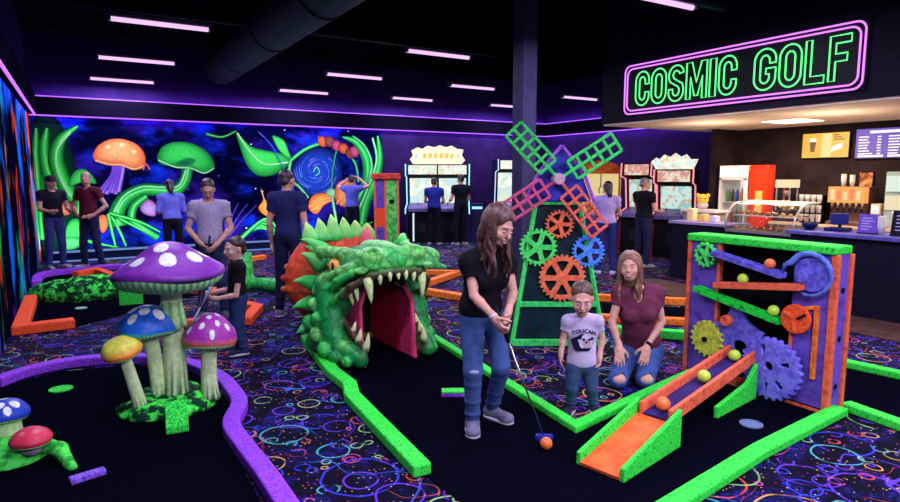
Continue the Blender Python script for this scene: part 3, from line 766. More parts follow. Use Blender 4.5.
# ------------------------------------------------------------------ mushrooms
M_CAPS = attr_mat('cap_paint', .42, 22, .3, spec=.3)
M_STEM = attr_mat('stem_paint', .6, 30, .25)
def mushroom_cap(parent, name, prof, at, spots, base, rim, wob=0, nw=3, tilt=(0, 0), under=None, band=.12, spot=(.85, .95, .85)):
    """prof from rim to crown (r, z)"""
    rm = max(p[0] for p in prof)
    P = catmull(prof, 12)
    ph = rnd.random() * 6
    def warp(p, t, u):
        k = (p.x ** 2 + p.y ** 2) ** .5 / rm
        return Vector((p.x * (1 + wob * .5 * math.sin(nw * t + ph) * k), p.y * (1 + wob * .5 * math.sin(nw * t + ph) * k), p.z + wob * rm * .5 * k * k * math.cos(nw * t + ph * 2)))
    zs = [p[1] for p in P]; z0, z1 = min(zs), max(zs)
    def colf(p, t, u):
        h = (p.z - z0) / (z1 - z0)
        f = max(0, 1 - h / band) if band else 0
        c = tuple(base[j] * (1 - f) + rim[j] * f for j in range(3))
        for sx, sa, sr in spots:
            q = Vector((sx * rm * math.cos(R(sa)), sx * rm * math.sin(R(sa))))
            if (Vector((p.x, p.y)) - q).length < sr * rm: return spot
        return c
    mb = MB(); mb.smooth = True
    mb.lathe([(max(float(a), 0), float(b)) for a, b in P], n=200, warp=warp, colf=colf)
    o = mb.build(name, M_CAPS, parent); o.location = at; o.rotation_euler = (R(tilt[0]), R(tilt[1]), 0)
    g = MB(); g.smooth = True
    n = 96
    def gw(p, t, u):
        q = warp(p, t, u); k = (p.x ** 2 + p.y ** 2) ** .5 / rm
        q.z += .012 * rm * (1 if int(t / (2 * math.pi) * n + .5) % 2 else -1) * k; return q
    dip = under or .2
    g.lathe([(rm * .985, prof[0][1] + .002), (rm * .93, prof[0][1] - dip * rm * .42), (rm * .8, prof[0][1] - dip * rm * .72), (rm * .5, prof[0][1] - dip * rm), (rm * .12, prof[0][1] - dip * rm * .9)], n=n, warp=gw, colf=lambda p, t, u: S(190, 240, 170) if int(t / (2 * math.pi) * n + .5) % 2 else S(50, 150, 80))
    g.build('gills', M_STEM, o)
    return o
def stem(parent, pts, r0, r1, name='mushroom_stem', skirt=None):
    mb = MB(); mb.smooth = True
    P = catmull(pts, 6); n = len(P); N = 28; vs = []; cs = []; fs = []
    for i, p in enumerate(P):
        t = i / (n - 1); r = r0 + (r1 - r0) * t ** .8
        if t < .25: r *= 1 + .28 * (1 - t / .25) ** 2
        for k in range(N):
            a = 2 * math.pi * k / N; rr = r * (1 + .03 * math.sin(5 * a + 3 * t) + .015 * math.sin(9 * a))
            vs.append((p[0] + rr * math.cos(a), p[1] + rr * math.sin(a), p[2]))
            f = max(0, min(1, (.24 + .12 * math.sin(k * 2.4) - t) / .2)); st = .5 + .5 * math.sin(6 * a + 1.5 * math.sin(k))
            hi, lo = S(232, 252, 190), S(212, 242, 168); c = tuple(lo[j] + (hi[j] - lo[j]) * st for j in range(3)); d = S(20, 90, 50)
            cs.append(tuple(c[j] * (1 - f) + d[j] * f for j in range(3)))
    for i in range(n - 1):
        for k in range(N): fs.append((i * N + k, i * N + (k + 1) % N, (i + 1) * N + (k + 1) % N, (i + 1) * N + k))
    fs += [tuple(range(N - 1, -1, -1)), tuple((n - 1) * N + k for k in range(N))]
    mb._add(vs, fs, cs)
    return mb.build(name, M_STEM, parent)
ms = thing('mushroom_sculpture', 'clump of giant painted mushrooms under one wide purple spotted cap', 'mushroom sculpture', (.535, 4.80, .005))
s = SDF(.05); random.seed(5)
s.ell((-.05, 0, .0), (.34, .28, .08), col=S(12, 60, 34)); s.ell((-.02, .03, .02), (.28, .22, .10), col=S(14, 54, 40))
for i in range(26):
    a = random.random() * 6.28; q = .55 + .45 * random.random()
    s.ell((-.05 + .30 * q * math.cos(a), .27 * q * math.sin(a), .04 + .02 * random.random()), (.05 + .04 * random.random(), .045, .03 + .015 * random.random()), col=(S(60, 240, 90), S(40, 200, 80), S(120, 250, 120), S(24, 110, 56))[i % 4])
s.clip((0, 0, -1), 0)
s.build('mound', mat('moss_mound', S(10, 58, 40), S(80, 250, 105), 13, lo=.47, hi=.58, rough=.7, detail=6), ms, .011)
st = stem(ms, [(0, 0, .05), (.005, 0, .4), (.0, 0, .75), (.01, 0, 1.0)], .083, .068)
mb = MB(); mb.smooth = True                                                           # ragged collar on the big stem
mb.lathe([(.07, .80), (.080, .74), (.098, .64), (.103, .60), (.09, .605), (.07, .66)], n=40, warp=lambda p, t, u: Vector((p.x, p.y, p.z + (.02 * math.sin(6 * t) if u > .5 else 0))), colf=lambda p, t, u: S(190, 235, 150) if math.sin(8 * t) > -.5 else S(110, 190, 110))
mb.build('collar', M_STEM, st)
mushroom_cap(ms, 'mushroom_cap', [(.375, .985), (.365, 1.025), (.30, 1.075), (.20, 1.14), (.115, 1.20), (.05, 1.222), (0, 1.226)], (0, 0, 0),
             [(.30, 240, .13), (.58, 262, .15), (.60, 312, .14), (.70, 215, .12), (.30, 100, .14), (.62, 345, .11), (.7, 20, .13), (.62, 150, .14), (.72, 60, .12), (.75, 180, .12)], S(132, 44, 172), S(58, 18, 92), .09, 3, under=.30)
stem(ms, [(-.10, .04, .05), (-.12, .03, .3), (-.16, .02, .62)], .062, .05)
mushroom_cap(ms, 'mushroom_cap', [(.20, .0), (.198, .03), (.165, .09), (.10, .15), (.04, .175), (0, .18)], (-.165, .0, .60),
             [(.45, 250, .17), (.6, 300, .19), (.75, 225, .15), (.5, 190, .15), (.3, 60, .18), (.7, 120, .15), (.75, 20, .18)], S(28, 100, 200), S(50, 190, 180), .10, 3, (0, 4))
stem(ms, [(-.24, -.10, .05), (-.285, -.12, .26), (-.335, -.14, .50)], .05, .036)
mushroom_cap(ms, 'mushroom_cap', [(.125, .0), (.13, .03), (.105, .085), (.055, .115), (0, .122)], (-.335, -.14, .485),
             [], S(240, 245, 90), S(255, 120, 40), .10, 2, (4, -10), band=.62)
stem(ms, [(.22, -.10, .05), (.22, -.09, .28), (.245, -.08, .52)], .062, .05)
mushroom_cap(ms, 'mushroom_cap', [(.185, .0), (.19, .035), (.165, .10), (.10, .175), (.04, .21), (0, .215)], (.235, -.08, .475),
             [(a, b, c) for a, b, c in ((.35, 250, .1), (.6, 285, .1), (.7, 235, .1), (.75, 315, .1), (.25, 330, .1), (.88, 265, .09), (.85, 200, .09), (.5, 190, .1), (.9, 350, .09), (.5, 60, .1), (.2, 140, .1), (.7, 120, .1))], S(170, 52, 170), S(250, 130, 50), .04, 3, (0, 5), band=.26)
# lower left cluster
ml = thing('mushroom_sculpture', 'blue and red mushrooms on a curled green leaf at the lower left edge', 'mushroom sculpture', (-.425, 4.42, .006))
s = SDF(.03)
s.ell((-.02, -.02, .0), (.20, .2, .12), col=S(60, 220, 90)); s.chain([(-.05, .0, .05), (.12, -.10, .09), (.24, -.22, .07), (.30, -.38, .0)], .06, .03, col=S(80, 245, 110))
s.clip((0, 0, -1), 0)
s.build('mound', mat('leaf_green', S(34, 170, 56), S(90, 252, 90), 16, lo=.38, hi=.6, rough=.6), ml, .011)
stem(ml, [(-.04, .14, .03), (-.04, .14, .14), (-.04, .14, .22)], .085, .07)
mushroom_cap(ml, 'mushroom_cap', [(.135, .0), (.13, .035), (.09, .08), (.04, .1), (0, .105)], (-.05, .14, .215), [(.5, 260, .2), (.6, 320, .2), (.75, 230, .16), (.2, 90, .2), (.8, 285, .15)], S(34, 70, 190), S(26, 50, 150), .06)
mb = MB(); mb.smooth = True
mb.lathe([(.05, .0), (.055, .03), (.05, .07)], n=24, colf=lambda p, t, u: S(180, 160, 170)); o = mb.build('mushroom_stem', M_STEM, ml); o.location = (.10, -.18, .07)
mushroom_cap(ml, 'mushroom_cap', [(.105, .0), (.11, .025), (.085, .06), (.04, .082), (0, .085)], (.10, -.18, .135), [(.5, 300, .17), (.55, 230, .15), (.3, 90, .2)], S(225, 60, 85), S(240, 80, 95), .04, spot=S(240, 110, 130))
# ------------------------------------------------------------------ dragon
dr = thing('dragon_sculpture', 'giant green dragon head with gaping mouth as golf tunnel', 'dragon sculpture', (2.36, 4.9, .006), 2)
g0, g1, g2, g3, br = S(8, 80, 44), S(18, 160, 72), S(62, 228, 92), S(140, 255, 120), S(96, 58, 40)
s = SDF(.05)
s.ell((0, .62, .62), (.46, .48, .40), col=g1)
s.ell((0, .26, .92), (.38, .36, .15), col=g1)
s.ell((.0, .02, .95), (.33, .15, .11), col=g2)
s.ell((.02, .30, 1.04), (.12, .30, .06), col=g3)
for sg in (-1, 1):
    s.ell((sg * .20, -.01, 1.0), (.12, .11, .085), col=g3, k=.03)
    s.ell((sg * .22, -.09, 1.035), (.045, .05, .03), col=S(60, 40, 40), op='-', k=.02)
    s.cap((sg * .41, .46, .70), (sg * .44, .32, .28), .13, .12, col=g1)
    s.cap((sg * .44, .42, .20), (sg * .34, -.04, .10), .14, .075, col=g1)
    s.chain([(sg * .38, .36, .46), (sg * .335, .12, .30), (sg * .295, -.06, .17)], .03, .024, col=br, k=.02)
    s.chain([(sg * .22, .04, .99), (sg * .33, .28, 1.0), (sg * .44, .55, 1.0)], .05, .06, col=g3, k=.025)      # brow
    s.chain([(sg * .42, .62, 1.0), (sg * .54, .66, 1.04)], .05, .015, col=g3, k=.02)
    s.chain([(sg * .30, .02, .93), (sg * .40, .20, .86), (sg * .47, .42, .76), (sg * .5, .55, .64)], .035, .045, col=g3, k=.02)
    s.chain([(sg * .36, .05, .85), (sg * .43, .22, .76), (sg * .49, .42, .62), (sg * .52, .5, .48)], .035, .04, col=g2, k=.02)
    s.chain([(sg * .40, .12, .70), (sg * .46, .26, .58), (sg * .5, .4, .42)], .03, .035, col=g2, k=.02)
    s.ell((sg * .405, .40, .885), (.07, .09, .06), col=g0, op='-', k=.03)
    for j, (a, b, c, r) in enumerate(((.545, .42, .40, .085), (.56, .40, .26, .09), (.545, .28, .15, .085), (.5, .15, .10, .075), (.44, .03, .08, .065), (.53, .52, .52, .08), (.56, .56, .34, .1), (.54, .54, .16, .1), (.47, .26, .27, .06), (.42, .12, .20, .05))):
        s.ell((sg * a, b, c), (r * .75, r, r * .8), col=(g2, g3, g2, g1)[j % 4], k=.018)
    s.chain([(sg * .42, .14, .63), (sg * .38, .03, .74), (sg * .23, -.075, .84), (0, -.10, .865)], .034, .032, col=br, k=.025)
for i in range(7):                                                        # lip scales over the front
    a = -.33 + .11 * i; s.ell((a, -.085 + .25 * a * a, .925 - .35 * a * a), (.06, .05, .032), col=g2 if i % 2 else g3, k=.012)
s.box((0, .28, .34), (.27, .80, .44), .13, col=S(150, 30, 60), op='-', k=.025)
s.clip((0, 0, -1), 0)
M_SKIN_D = attr_mat('dragon_paint', .42, 13, .4, spec=.4, bump=.35, scales=7.5)
head = s.build('head', M_SKIN_D, dr, .0115)
# mouth lining: one arched sheet of pink flesh, its roof coloured near black as shade
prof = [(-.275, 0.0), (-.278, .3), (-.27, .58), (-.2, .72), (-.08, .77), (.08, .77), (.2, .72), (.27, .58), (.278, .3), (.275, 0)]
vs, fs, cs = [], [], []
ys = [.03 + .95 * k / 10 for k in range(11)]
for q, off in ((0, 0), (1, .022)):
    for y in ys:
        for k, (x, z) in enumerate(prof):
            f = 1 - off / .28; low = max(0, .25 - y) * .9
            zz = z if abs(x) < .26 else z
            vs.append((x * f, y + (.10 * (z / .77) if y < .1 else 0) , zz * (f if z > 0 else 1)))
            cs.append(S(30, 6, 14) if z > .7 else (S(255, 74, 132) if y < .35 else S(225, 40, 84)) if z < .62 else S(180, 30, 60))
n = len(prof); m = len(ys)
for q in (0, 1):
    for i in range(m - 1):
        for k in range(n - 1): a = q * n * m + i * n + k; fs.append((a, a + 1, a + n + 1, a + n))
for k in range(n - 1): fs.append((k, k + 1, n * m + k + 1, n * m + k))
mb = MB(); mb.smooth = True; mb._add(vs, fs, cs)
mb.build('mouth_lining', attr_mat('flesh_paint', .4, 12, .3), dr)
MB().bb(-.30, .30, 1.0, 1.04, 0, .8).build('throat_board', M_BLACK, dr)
MB().bb(-.25, .25, .95, .99, .0, .05).build('throat_sill', mat('dull_yellow', S(120, 120, 60)), dr)
M_TOOTH = mat('ivory_tooth', S(232, 252, 176), S(205, 236, 140), 20, rough=.35, spec=.5)
def tooth(p, tip, r):
    mb = MB(); mb.smooth = True
    p, tip = Vector(p), Vector(tip); mid = (p + tip) / 2 + Vector((0, -.01, 0))
    mb.tube([p, p.lerp(mid, .6), mid, mid.lerp(tip, .6), tip], [r, r * .92, r * .7, r * .4, r * .04], 12)
    mb.build('tooth', M_TOOTH, dr)
for sg in (-1, 1):
    tooth((sg * .27, -.06, .82), (sg * .255, -.10, .60), .042)
    tooth((sg * .345, .04, .75), (sg * .325, .02, .60), .028); tooth((sg * .37, .10, .69), (sg * .345, .08, .56), .024)
    tooth((sg * .17, -.085, .85), (sg * .165, -.10, .75), .027); tooth((sg * .08, -.10, .86), (sg * .078, -.12, .775), .024)
    tooth((sg * .295, -.05, .18), (sg * .27, -.07, .34), .034); tooth((sg * .32, .05, .24), (sg * .295, .035, .36), .03); tooth((sg * .335, .14, .30), (sg * .305, .12, .41), .027)
tooth((0, -.105, .86), (0, -.125, .785), .024)
for sg in (-1, 1):
    e = MB().ball((0, 0, 0), .078, 24, sq=(.62, 1, .8)).build('eye', mat('amber_eye', S(255, 170, 60), S(255, 225, 120), 25, rough=.1, spec=.8), dr, True, loc=(sg * .40, .35, .888))
    MB().ball((sg * .036, -.052, 0), .034, 14, sq=(.35, .35, 1.3)).build('pupil', M_BLACK, e, True)
# spikes
M_SPIKE = attr_mat('spike_paint', .45, 14, .25)
def spike(p, tip, r, c0, c1, name='spike'):
    mb = MB(); mb.smooth = True; p, tip = Vector(p), Vector(tip); n = 8
    up = Vector((0, 0, .12 * (tip - p).length))
    pts = [p.lerp(tip, k / 6) + up * math.sin(k / 6 * math.pi) * .6 for k in range(7)]
    cols = []
    for k in range(7): cols += [tuple(c0[j] * (1 - k / 6) + c1[j] * k / 6 for j in range(3))] * n
    mb.tube(pts, [r * (1 - (k / 6) ** 1.3) + .002 for k in range(7)], n, col=cols); mb.build(name, M_SPIKE, dr)
for sg in (-1, 1):
    spike((sg * .42, .62, .86), (sg * .62, .60, .99), .085, g1, g3); spike((sg * .46, .64, .68), (sg * .70, .60, .74), .085, g1, g2)
    spike((sg * .48, .64, .50), (sg * .72, .58, .50), .085, g1, g2); spike((sg * .48, .64, .30), (sg * .70, .56, .26), .08, g1, g2)
    spike((sg * .40, .55, 1.0), (sg * .56, .78, 1.10), .07, g2, g3, 'horn')
for i in range(6): spike((-.40 + .13 * i, .92 + .02 * i, 1.06), (-.44 + .13 * i, .95, 1.32 - .035 * abs(i - 2)), .095, S(70, 220, 110), S(205, 252, 130), 'crest_spike')
spike((.16, .86, 1.0), (.17, .84, 1.19), .09, S(230, 70, 90), S(255, 130, 140), 'ear')
s = SDF(.04)
s.ell((-.05, 1.08, .66), (.56, .30, .52), col=S(240, 80, 45))
for k in range(15):
    a = -.2 + k * .245; x, z = math.cos(a), math.sin(a)
    s.chain([(.40 * x - .05, .92, .62 + .40 * z), (.52 * x - .05, 1.04, .62 + .46 * z), (.55 * x - .05, 1.2, .60 + .46 * z)], .05, .035, col=(S(255, 120, 70), S(225, 60, 40))[k % 2], k=.02)
s.box((0, .5, .35), (.30, .60, .47), .1, op='-', k=.01)
s.clip((0, 0, -1), 0)
s.build('mane', attr_mat('mane_paint', .6, 16, .4, bump=.5), dr, .016)
s = SDF(.06)
s.ell((.42, 1.95, .42), (.40, .85, .46), col=g1)
for k in range(7): s.ell((.42, 1.3 + .24 * k, .86 - .03 * (k - 3) ** 2), (.07, .1, .11), col=g3)
s.chain([(.42, 2.6, .2), (.5, 3.2, .12), (.3, 3.9, .09), (-.02, 4.45, .09)], .22, .08, col=g2); s.chain([(-.16, 4.5, .12), (-.12, 4.52, .34), (-.06, 4.52, .5)], .17, .06, col=g2)
s.clip((0, 0, -1), 0)
s.build('body', M_SKIN_D, dr, .022)
s = SDF(.03)
s.chain([(.42, .72, .82), (.62, .74, .86), (.86, .76, .76), (1.06, .78, .70)], .12, .025, col=S(80, 225, 110)); s.ell((.72, .75, .83), (.26, .06, .13), col=S(130, 240, 130))
s.build('ear_fin', M_SKIN_D, dr, .014)
# ------------------------------------------------------------------ windmill
wm = thing('windmill_obstacle', 'small neon windmill with lattice sails and coloured gears', 'windmill', (4.215, 4.86, 0), VY)
def tw(z): return .47 - .255 * z / 1.46            # half width of the tower at height z
M_MINT = mat('mint_paint', S(84, 250, 122), S(50, 222, 92), 30)
M_TEAL = mat('dark_teal_panel', S(14, 56, 58), S(10, 36, 44), 5, lo=.4, hi=.6, rough=.5)
mb = MB(); z1 = 1.46
vs = [(x * tw(z), y * tw(z) * .8 + .05, z) for z in (0, z1) for x, y in ((-1, -1), (1, -1), (1, 1), (-1, 1))]
mb._add(vs, [(0, 1, 2, 3), (4, 5, 6, 7), (0, 1, 5, 4), (1, 2, 6, 5), (2, 3, 7, 6), (3, 0, 4, 7)])
mb.build('tower_body', M_TEAL, wm)
def fy(z): return -tw(z) * .8 + .05 - .01
for sg in (-1, 1):
    MB().beam((sg * tw(.02), fy(.02), .02), (sg * tw(z1), fy(z1), z1), .036, .04).build('edge_rail', M_MINT, wm, bevel=.008)
for z, h in ((.04, .07), (.42, .055), (z1 - .02, .06)): MB().beam((-tw(z), fy(z) - .012, z), (tw(z), fy(z) - .012, z), .035, h).build('cross_rail', M_MINT, wm, bevel=.008)
# tilted hood
mb = MB(); y0, y1 = fy(z1) - .05, .26
vs = [(-.33, y0, 1.44), (-.20, y0, 1.72), (0.02, y0, 1.98), (.24, y0, 1.70), (.34, y0, 1.44)]; vs += [(x * .9, y1, z * .99) for x, _, z in vs]
mb._add(vs, [(0, 1, 2, 3, 4), (9, 8, 7, 6, 5)] + [(i, (i + 1) % 5, 5 + (i + 1) % 5, 5 + i) for i in range(5)])
mb.build('hood', mat('hood_paint', S(70, 70, 200), S(40, 40, 130), 8, lo=.4, hi=.6), wm, bevel=.02)
for a, b in (((-.34, 1.43), (-.20, 1.74)), ((-.20, 1.74), (.02, 2.0)), ((.02, 2.0), (.25, 1.72)), ((.25, 1.72), (.36, 1.43))):
    MB().beam((a[0], y0 - .012, a[1]), (b[0], y0 - .012, b[1]), .03, .035, up=(0, 1, 0)).build('hood_trim', mat('pink_violet_paint', S(190, 100, 230), S(140, 70, 200), 30), wm, bevel=.006)
# sails
HZ = 1.67; HY = y0 - .10
M_RED = mat('coral_paint', S(255, 128, 104), S(235, 96, 86), 30, glow=.05)
M_PINKRED = mat('rose_paint', S(244, 104, 130), S(215, 84, 140), 30, glow=.05)
def sail(ang, m, L=.66, w=.20, r0=.10):
    t = bpy.data.objects.new('sail', None)
    mb = MB()
    b = .027
    for x in (-w / 2, w / 2): mb.bb(r0 + .06, L, -.012, .012, x - b / 2, x + b / 2)
    n = 5
    for k in range(n + 1):
        a = r0 + .06 + (L - r0 - .06) * k / n; mb.bb(a - b / 2, a + b / 2, -.012, .012, -w / 2, w / 2)
    mb.bb(0, L, -.016, .016, -.014, .014)
    mb.v = [(v[0], v[1] + .06 * v[2], v[2]) for v in mb.v]
    o = mb.build('sail', m, wm, bevel=.003, loc=(-.02, HY, HZ)); o.rotation_euler = (0, -R(ang), 0)
    return o
M_MINT = mat('mint_paint', S(84, 250, 122), S(50, 222, 92), 30)
sail(133, M_MINT); sail(33, M_MINT); sail(213, M_PINKRED); sail(-51, M_RED)
MB().cyl((-.02, HY - .05, HZ), (-.02, y0 + .02, HZ), .055, .06, 20).build('hub', mat('pale_pink_paint', S(235, 190, 200)), wm, bevel=.01)
def wg(px, py): return ((px - 554.5) / 100, 1.7 - (py - 176) / 100)
M_GBLUE = mat('sky_blue_paint', S(96, 170, 255), S(66, 130, 240), 25, glow=.05); M_GRED = mat('gear_orange', S(255, 138, 92), S(245, 108, 70), 22, glow=.05); M_GGRN = mat('gear_green', S(104, 255, 122), S(62, 234, 92), 25, glow=.05)
for (px, py, r, m, n, q) in ((534, 247, .19, M_GGRN, 18, 5), (557.5, 277, .235, M_GRED, 22, 6), (555, 224, .145, M_GRED, 16, 5), (584, 251, .165, M_GBLUE, 18, 5)):
    x, z = wg(px, py); gear(r, int(n * 1.35), m, wm, (x, fy(z) - .045 - (.02 if m is M_GRED else 0), z), .022, .03, q)
# ------------------------------------------------------------------ ball tower: local x runs along the front, y into the depth
tb = thing('ball_run_tower', 'purple and orange marble run tower with gears under a green top', 'ball tower', (4.47, 2.80, 0), -90)
M_PANEL = mat('violet_panel', S(112, 86, 190), S(78, 56, 150), 9, lo=.4, hi=.7, rough=.5)
M_OPOST = mat('orange_post', S(244, 114, 74), S(200, 78, 60), 20, lo=.46, hi=.7)
D = .17
MB().prism([(-.615, -.03), (.60, -.03), (.60, D + .02), (-.615, D + .02)], .06, XY(1.155)).build('top_slab', M_GREEN_B, tb, bevel=.012)
MB().bb(-.58, -.31, .0, .03, .03, 1.155).build('front_panel', M_PANEL, tb)
MB().bb(.30, .575, .0, .03, .03, 1.155).build('front_panel', M_PANEL, tb)
MB().bb(.575, .60, .02, D, .0, 1.155).build('side_panel', M_PANEL, tb); MB().bb(-.60, -.575, .02, D, .0, 1.155).build('side_panel', M_PANEL, tb)
MB().bb(-.6, .6, D - .02, D, .03, 1.155).build('back_board', M_BLACK, tb)
MB().bb(-.6, .6, .0, D, .0, .04).build('floor_board', M_OPOST, tb)
for x, w, y, z0, z1 in ((-.60, .035, -.012, 0, 1.155), (-.315, .03, -.012, .03, 1.155), (.585, .05, -.014, 0, 1.155), (.31, .025, -.012, .03, .62)):
    MB().bb(x - w / 2, x + w / 2, y, y + .045, z0, z1).build('post', M_OPOST, tb, bevel=.006)
MB().bb(.59, .62, D - .02, D + .02, 0, 1.155).build('post', M_OPOST, tb, bevel=.006)
MB().bb(.47, .505, -.02, .01, .24, .78).beam((.487, -.005, .77), (.40, -.005, .745), .03, .028).build('guide_rail', M_AMBER, tb, bevel=.005)
def trough(name, a, b, m, w=.07, h=.045, y=-.06):
    mb = MB(); a, b = Vector((a[0], y, a[1])), Vector((b[0], y, b[1]))
    mb.beam(a, b, w, .014)
    for sg in (-1, 1): mb.beam(a + Vector((0, sg * w / 2, h * .35)), b + Vector((0, sg * w / 2, h * .35)), .012, h)
    mb.build(name, m, tb, bevel=.004)
M_VIOL = mat('blue_violet_paint', S(118, 114, 222), S(86, 80, 180), 25)
trough('track', (-.33, 1.065), (.26, .955), M_VIOL); trough('track', (-.30, .80), (.40, .89), M_OPOST, .06, .05); trough('track', (-.48, .745), (.26, .61), M_GREEN, .07, .05)
g = gear(.105, 14, M_GGRN, tb, (-.42, -.035, 1.05), .018, .03, 5); gear(.155, 18, mat('gear_yellow', S(215, 225, 75), S(170, 180, 60), 25), tb, (-.36, -.04, .35), .024, .035, 0)
# ring relief of the yellow gear
yg = [o for o in tb.children if o.name.startswith('gear')][-1]
MB().lathe([(.085, -.03), (.11, -.03), (.11, .0), (.085, .0)], n=32).build('raised_ring', MATS['gear_yellow'], yg).rotation_euler = (R(90), 0, 0)
MB().cyl((0, -.05, 0), (0, -.02, 0), .022, n=14).build('axle', M_BLACK, yg)
# big violet gear with keyhole cuts
def slot(cx, cz, a, l, w): c, s_ = math.cos(R(a)), math.sin(R(a)); return [(cx + c * x - s_ * y, cz + s_ * x + c * y) for x, y in ((-l, -w * .6), (l, -w), (l, w), (-l, w * .6))]
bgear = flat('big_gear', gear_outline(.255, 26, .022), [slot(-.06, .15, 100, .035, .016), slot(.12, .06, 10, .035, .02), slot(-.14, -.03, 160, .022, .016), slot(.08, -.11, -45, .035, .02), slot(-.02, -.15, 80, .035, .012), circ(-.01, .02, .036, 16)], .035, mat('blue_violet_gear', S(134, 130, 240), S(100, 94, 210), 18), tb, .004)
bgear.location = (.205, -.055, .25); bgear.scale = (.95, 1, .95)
MB().cyl((0, .012, 0), (0, .022, 0), .225, n=36).build('dark_fill_disc', M_BLACK, bgear)  # added black disc that makes the gear's cuts look dark
# star shaped bracket with a knob and the ball exit
o = flat('bracket', [(-.32, .50), (-.22, .53), (-.16, .66), (-.10, .70), (-.05, .64), (-.02, .56), (.05, .52), (.12, .50), (.08, .44), (.06, .36), (.0, .24), (-.12, .2), (-.24, .26), (-.24, .40)], [circ(-.07, .34, .062, 20)], .03, M_VIOL, tb, .004)
o.location = (0, -.02, 0)
MB().cyl((-.18, -.09, .545), (-.18, -.03, .545), .045, n=22).build('knob', M_OPOST, tb, bevel=.008)
dk = MB().cyl((0, -.03, 0), (0, .0, 0), .108, n=36).build('disk', M_ORNG, tb, bevel=.006, loc=(.365, -.035, .665))
for a in (20, 140, 260):
    MB().beam((.02 * math.cos(R(a)), -.036, .02 * math.sin(R(a))), (.09 * math.cos(R(a + 12)), -.036, .09 * math.sin(R(a + 12))), .016, .016, up=(0, 1, 0)).build('notch', M_BLACK if a == 20 else MATS['orange_post'], dk)
sp = MB(); sp.smooth = True
sp.tube([(.235, -.035, 1.0), (.25, -.035, 1.05)] + [(.43 + .15 * math.cos(R(150 - 13 * k)), -.035, 1.0 + .15 * math.sin(R(150 - 13 * k))) for k in range(21)], [.008, .016] + [.024 - .0007 * k for k in range(21)], 10)
sp.build('spiral', mat('steel_blue_paint', S(110, 140, 230), S(80, 100, 190), 20), tb)
MB().cyl((.44, -.03, 1.0), (.44, .0, 1.0), .125, n=32).cyl((.38, -.055, .98), (.38, -.03, .98), .045, n=24).build('spiral_disk', M_VIOL, tb, bevel=.006)
for z in (.9, .55, .2): MB().cyl((.601, .09, z), (.604, .09, z), .022, n=10).build('side_dab', M_BLACK, tb)
# ------------------------------------------------------------------ ramp
rp = thing('ball_ramp', 'orange ball chute with green speckled sides sloping out of the tower', 'ball ramp', (0, 0, 0))
T0, T1 = Vector((4.42, 2.83, .285)), Vector((3.08, 2.545, .165))
dv = (T1 - T0); sd = Vector((-dv.y, dv.x, 0)).normalized()
mb = MB().beam(T0, T1, .17, .02); mb.build('trough', mat('dark_violet_trough', S(52, 40, 110), S(40, 30, 84), 12), rp)
for sg in (-1, 1): MB().beam(T0 + sd * .1 * sg + Vector((0, 0, .03)), T1 + sd * .1 * sg + Vector((0, 0, .03)), .03, .09).build('side_rail', M_OPOST, rp, bevel=.006)
F0, F1 = Vector((3.12, 2.555, .155)), Vector((2.46, 2.41, .02))
MB().beam(F0, F1, .27, .02).build('chute', mat('chute_orange', S(255, 118, 56), S(250, 95, 45), 8), rp)
for sg in (-1, 1):
    o = sd * .145 * sg
    a, b = F0 + o, F1 + o
    mb = MB(); th = sd * .03
    poly = [Vector((a.x, a.y, .006)), Vector((b.x, b.y, .006)), Vector((b.x, b.y, .085)), Vector((b.x, b.y, .085)).lerp(Vector((a.x, a.y, .25)), .12), Vector((a.x, a.y, .25)).lerp(b, .06), Vector((a.x, a.y, .25))]
    vs = [p - th / 2 for p in poly] + [p + th / 2 for p in poly]; n = len(poly)
    mb._add(vs, [tuple(range(n)), tuple(range(2 * n - 1, n - 1, -1))] + [(i, (i + 1) % n, n + (i + 1) % n, n + i) for i in range(n)])
    mb.build('side_plate', M_GREEN_B, rp, bevel=.006)
b0, b1 = Vector((3.75, 2.56, 0)), Vector((4.36, 2.66, 0))
mb = MB(); th = Vector((-.01, .03, 0)); poly = [b0 + Vector((0, 0, .006)), b1 + Vector((0, 0, .006)), b1 + Vector((0, 0, .28)), b1.lerp(b0, .25) + Vector((0, 0, .16)), b0 + Vector((0, 0, .09))]
vs = list(poly) + [p + th for p in poly]; mb._add(vs, [tuple(range(5)), tuple(range(9, 4, -1))] + [(i, (i + 1) % 5, 5 + (i + 1) % 5, 5 + i) for i in range(5)])
mb.build('support_plate', M_GREEN_B, rp, bevel=.006)
# balls
M_YB = mat('yellow_green_ball', S(205, 250, 70), rough=.3, spec=.5, glow=.05); M_OB = mat('orange_ball', S(255, 128, 58), rough=.3, spec=.5, glow=.05)
def ball(label, p, m, r=.043):
    o = MB().ball((0, 0, 0), r, 24).build('golf_ball', m, None, True, loc=p); tag(o, label, 'ball', 'fluorescent balls'); return o
def onramp(t): p = T0.lerp(T1, t); return (p.x, p.y, p.z + .055)
ball('yellow-green ball at the top of the orange ramp by the exit hole', onramp(.12), M_YB, .045)
ball('yellow-green ball halfway down the orange ramp', onramp(.50), M_YB, .045)
ball('orange ball at the lower end of the ramp trough', onramp(.93), M_OB, .047)
def tp(u, z, y=-.06): return (4.47 + y, 2.80 - u, z)
ball('orange ball on the topmost violet track of the tower', tp(.15, 1.045), M_OB, .04)
ball('yellow-green ball on the middle orange track of the tower', tp(-.06, .902), M_YB, .042)
ball('yellow-green ball at the low end of the green track', tp(.20, .697), M_YB, .042)
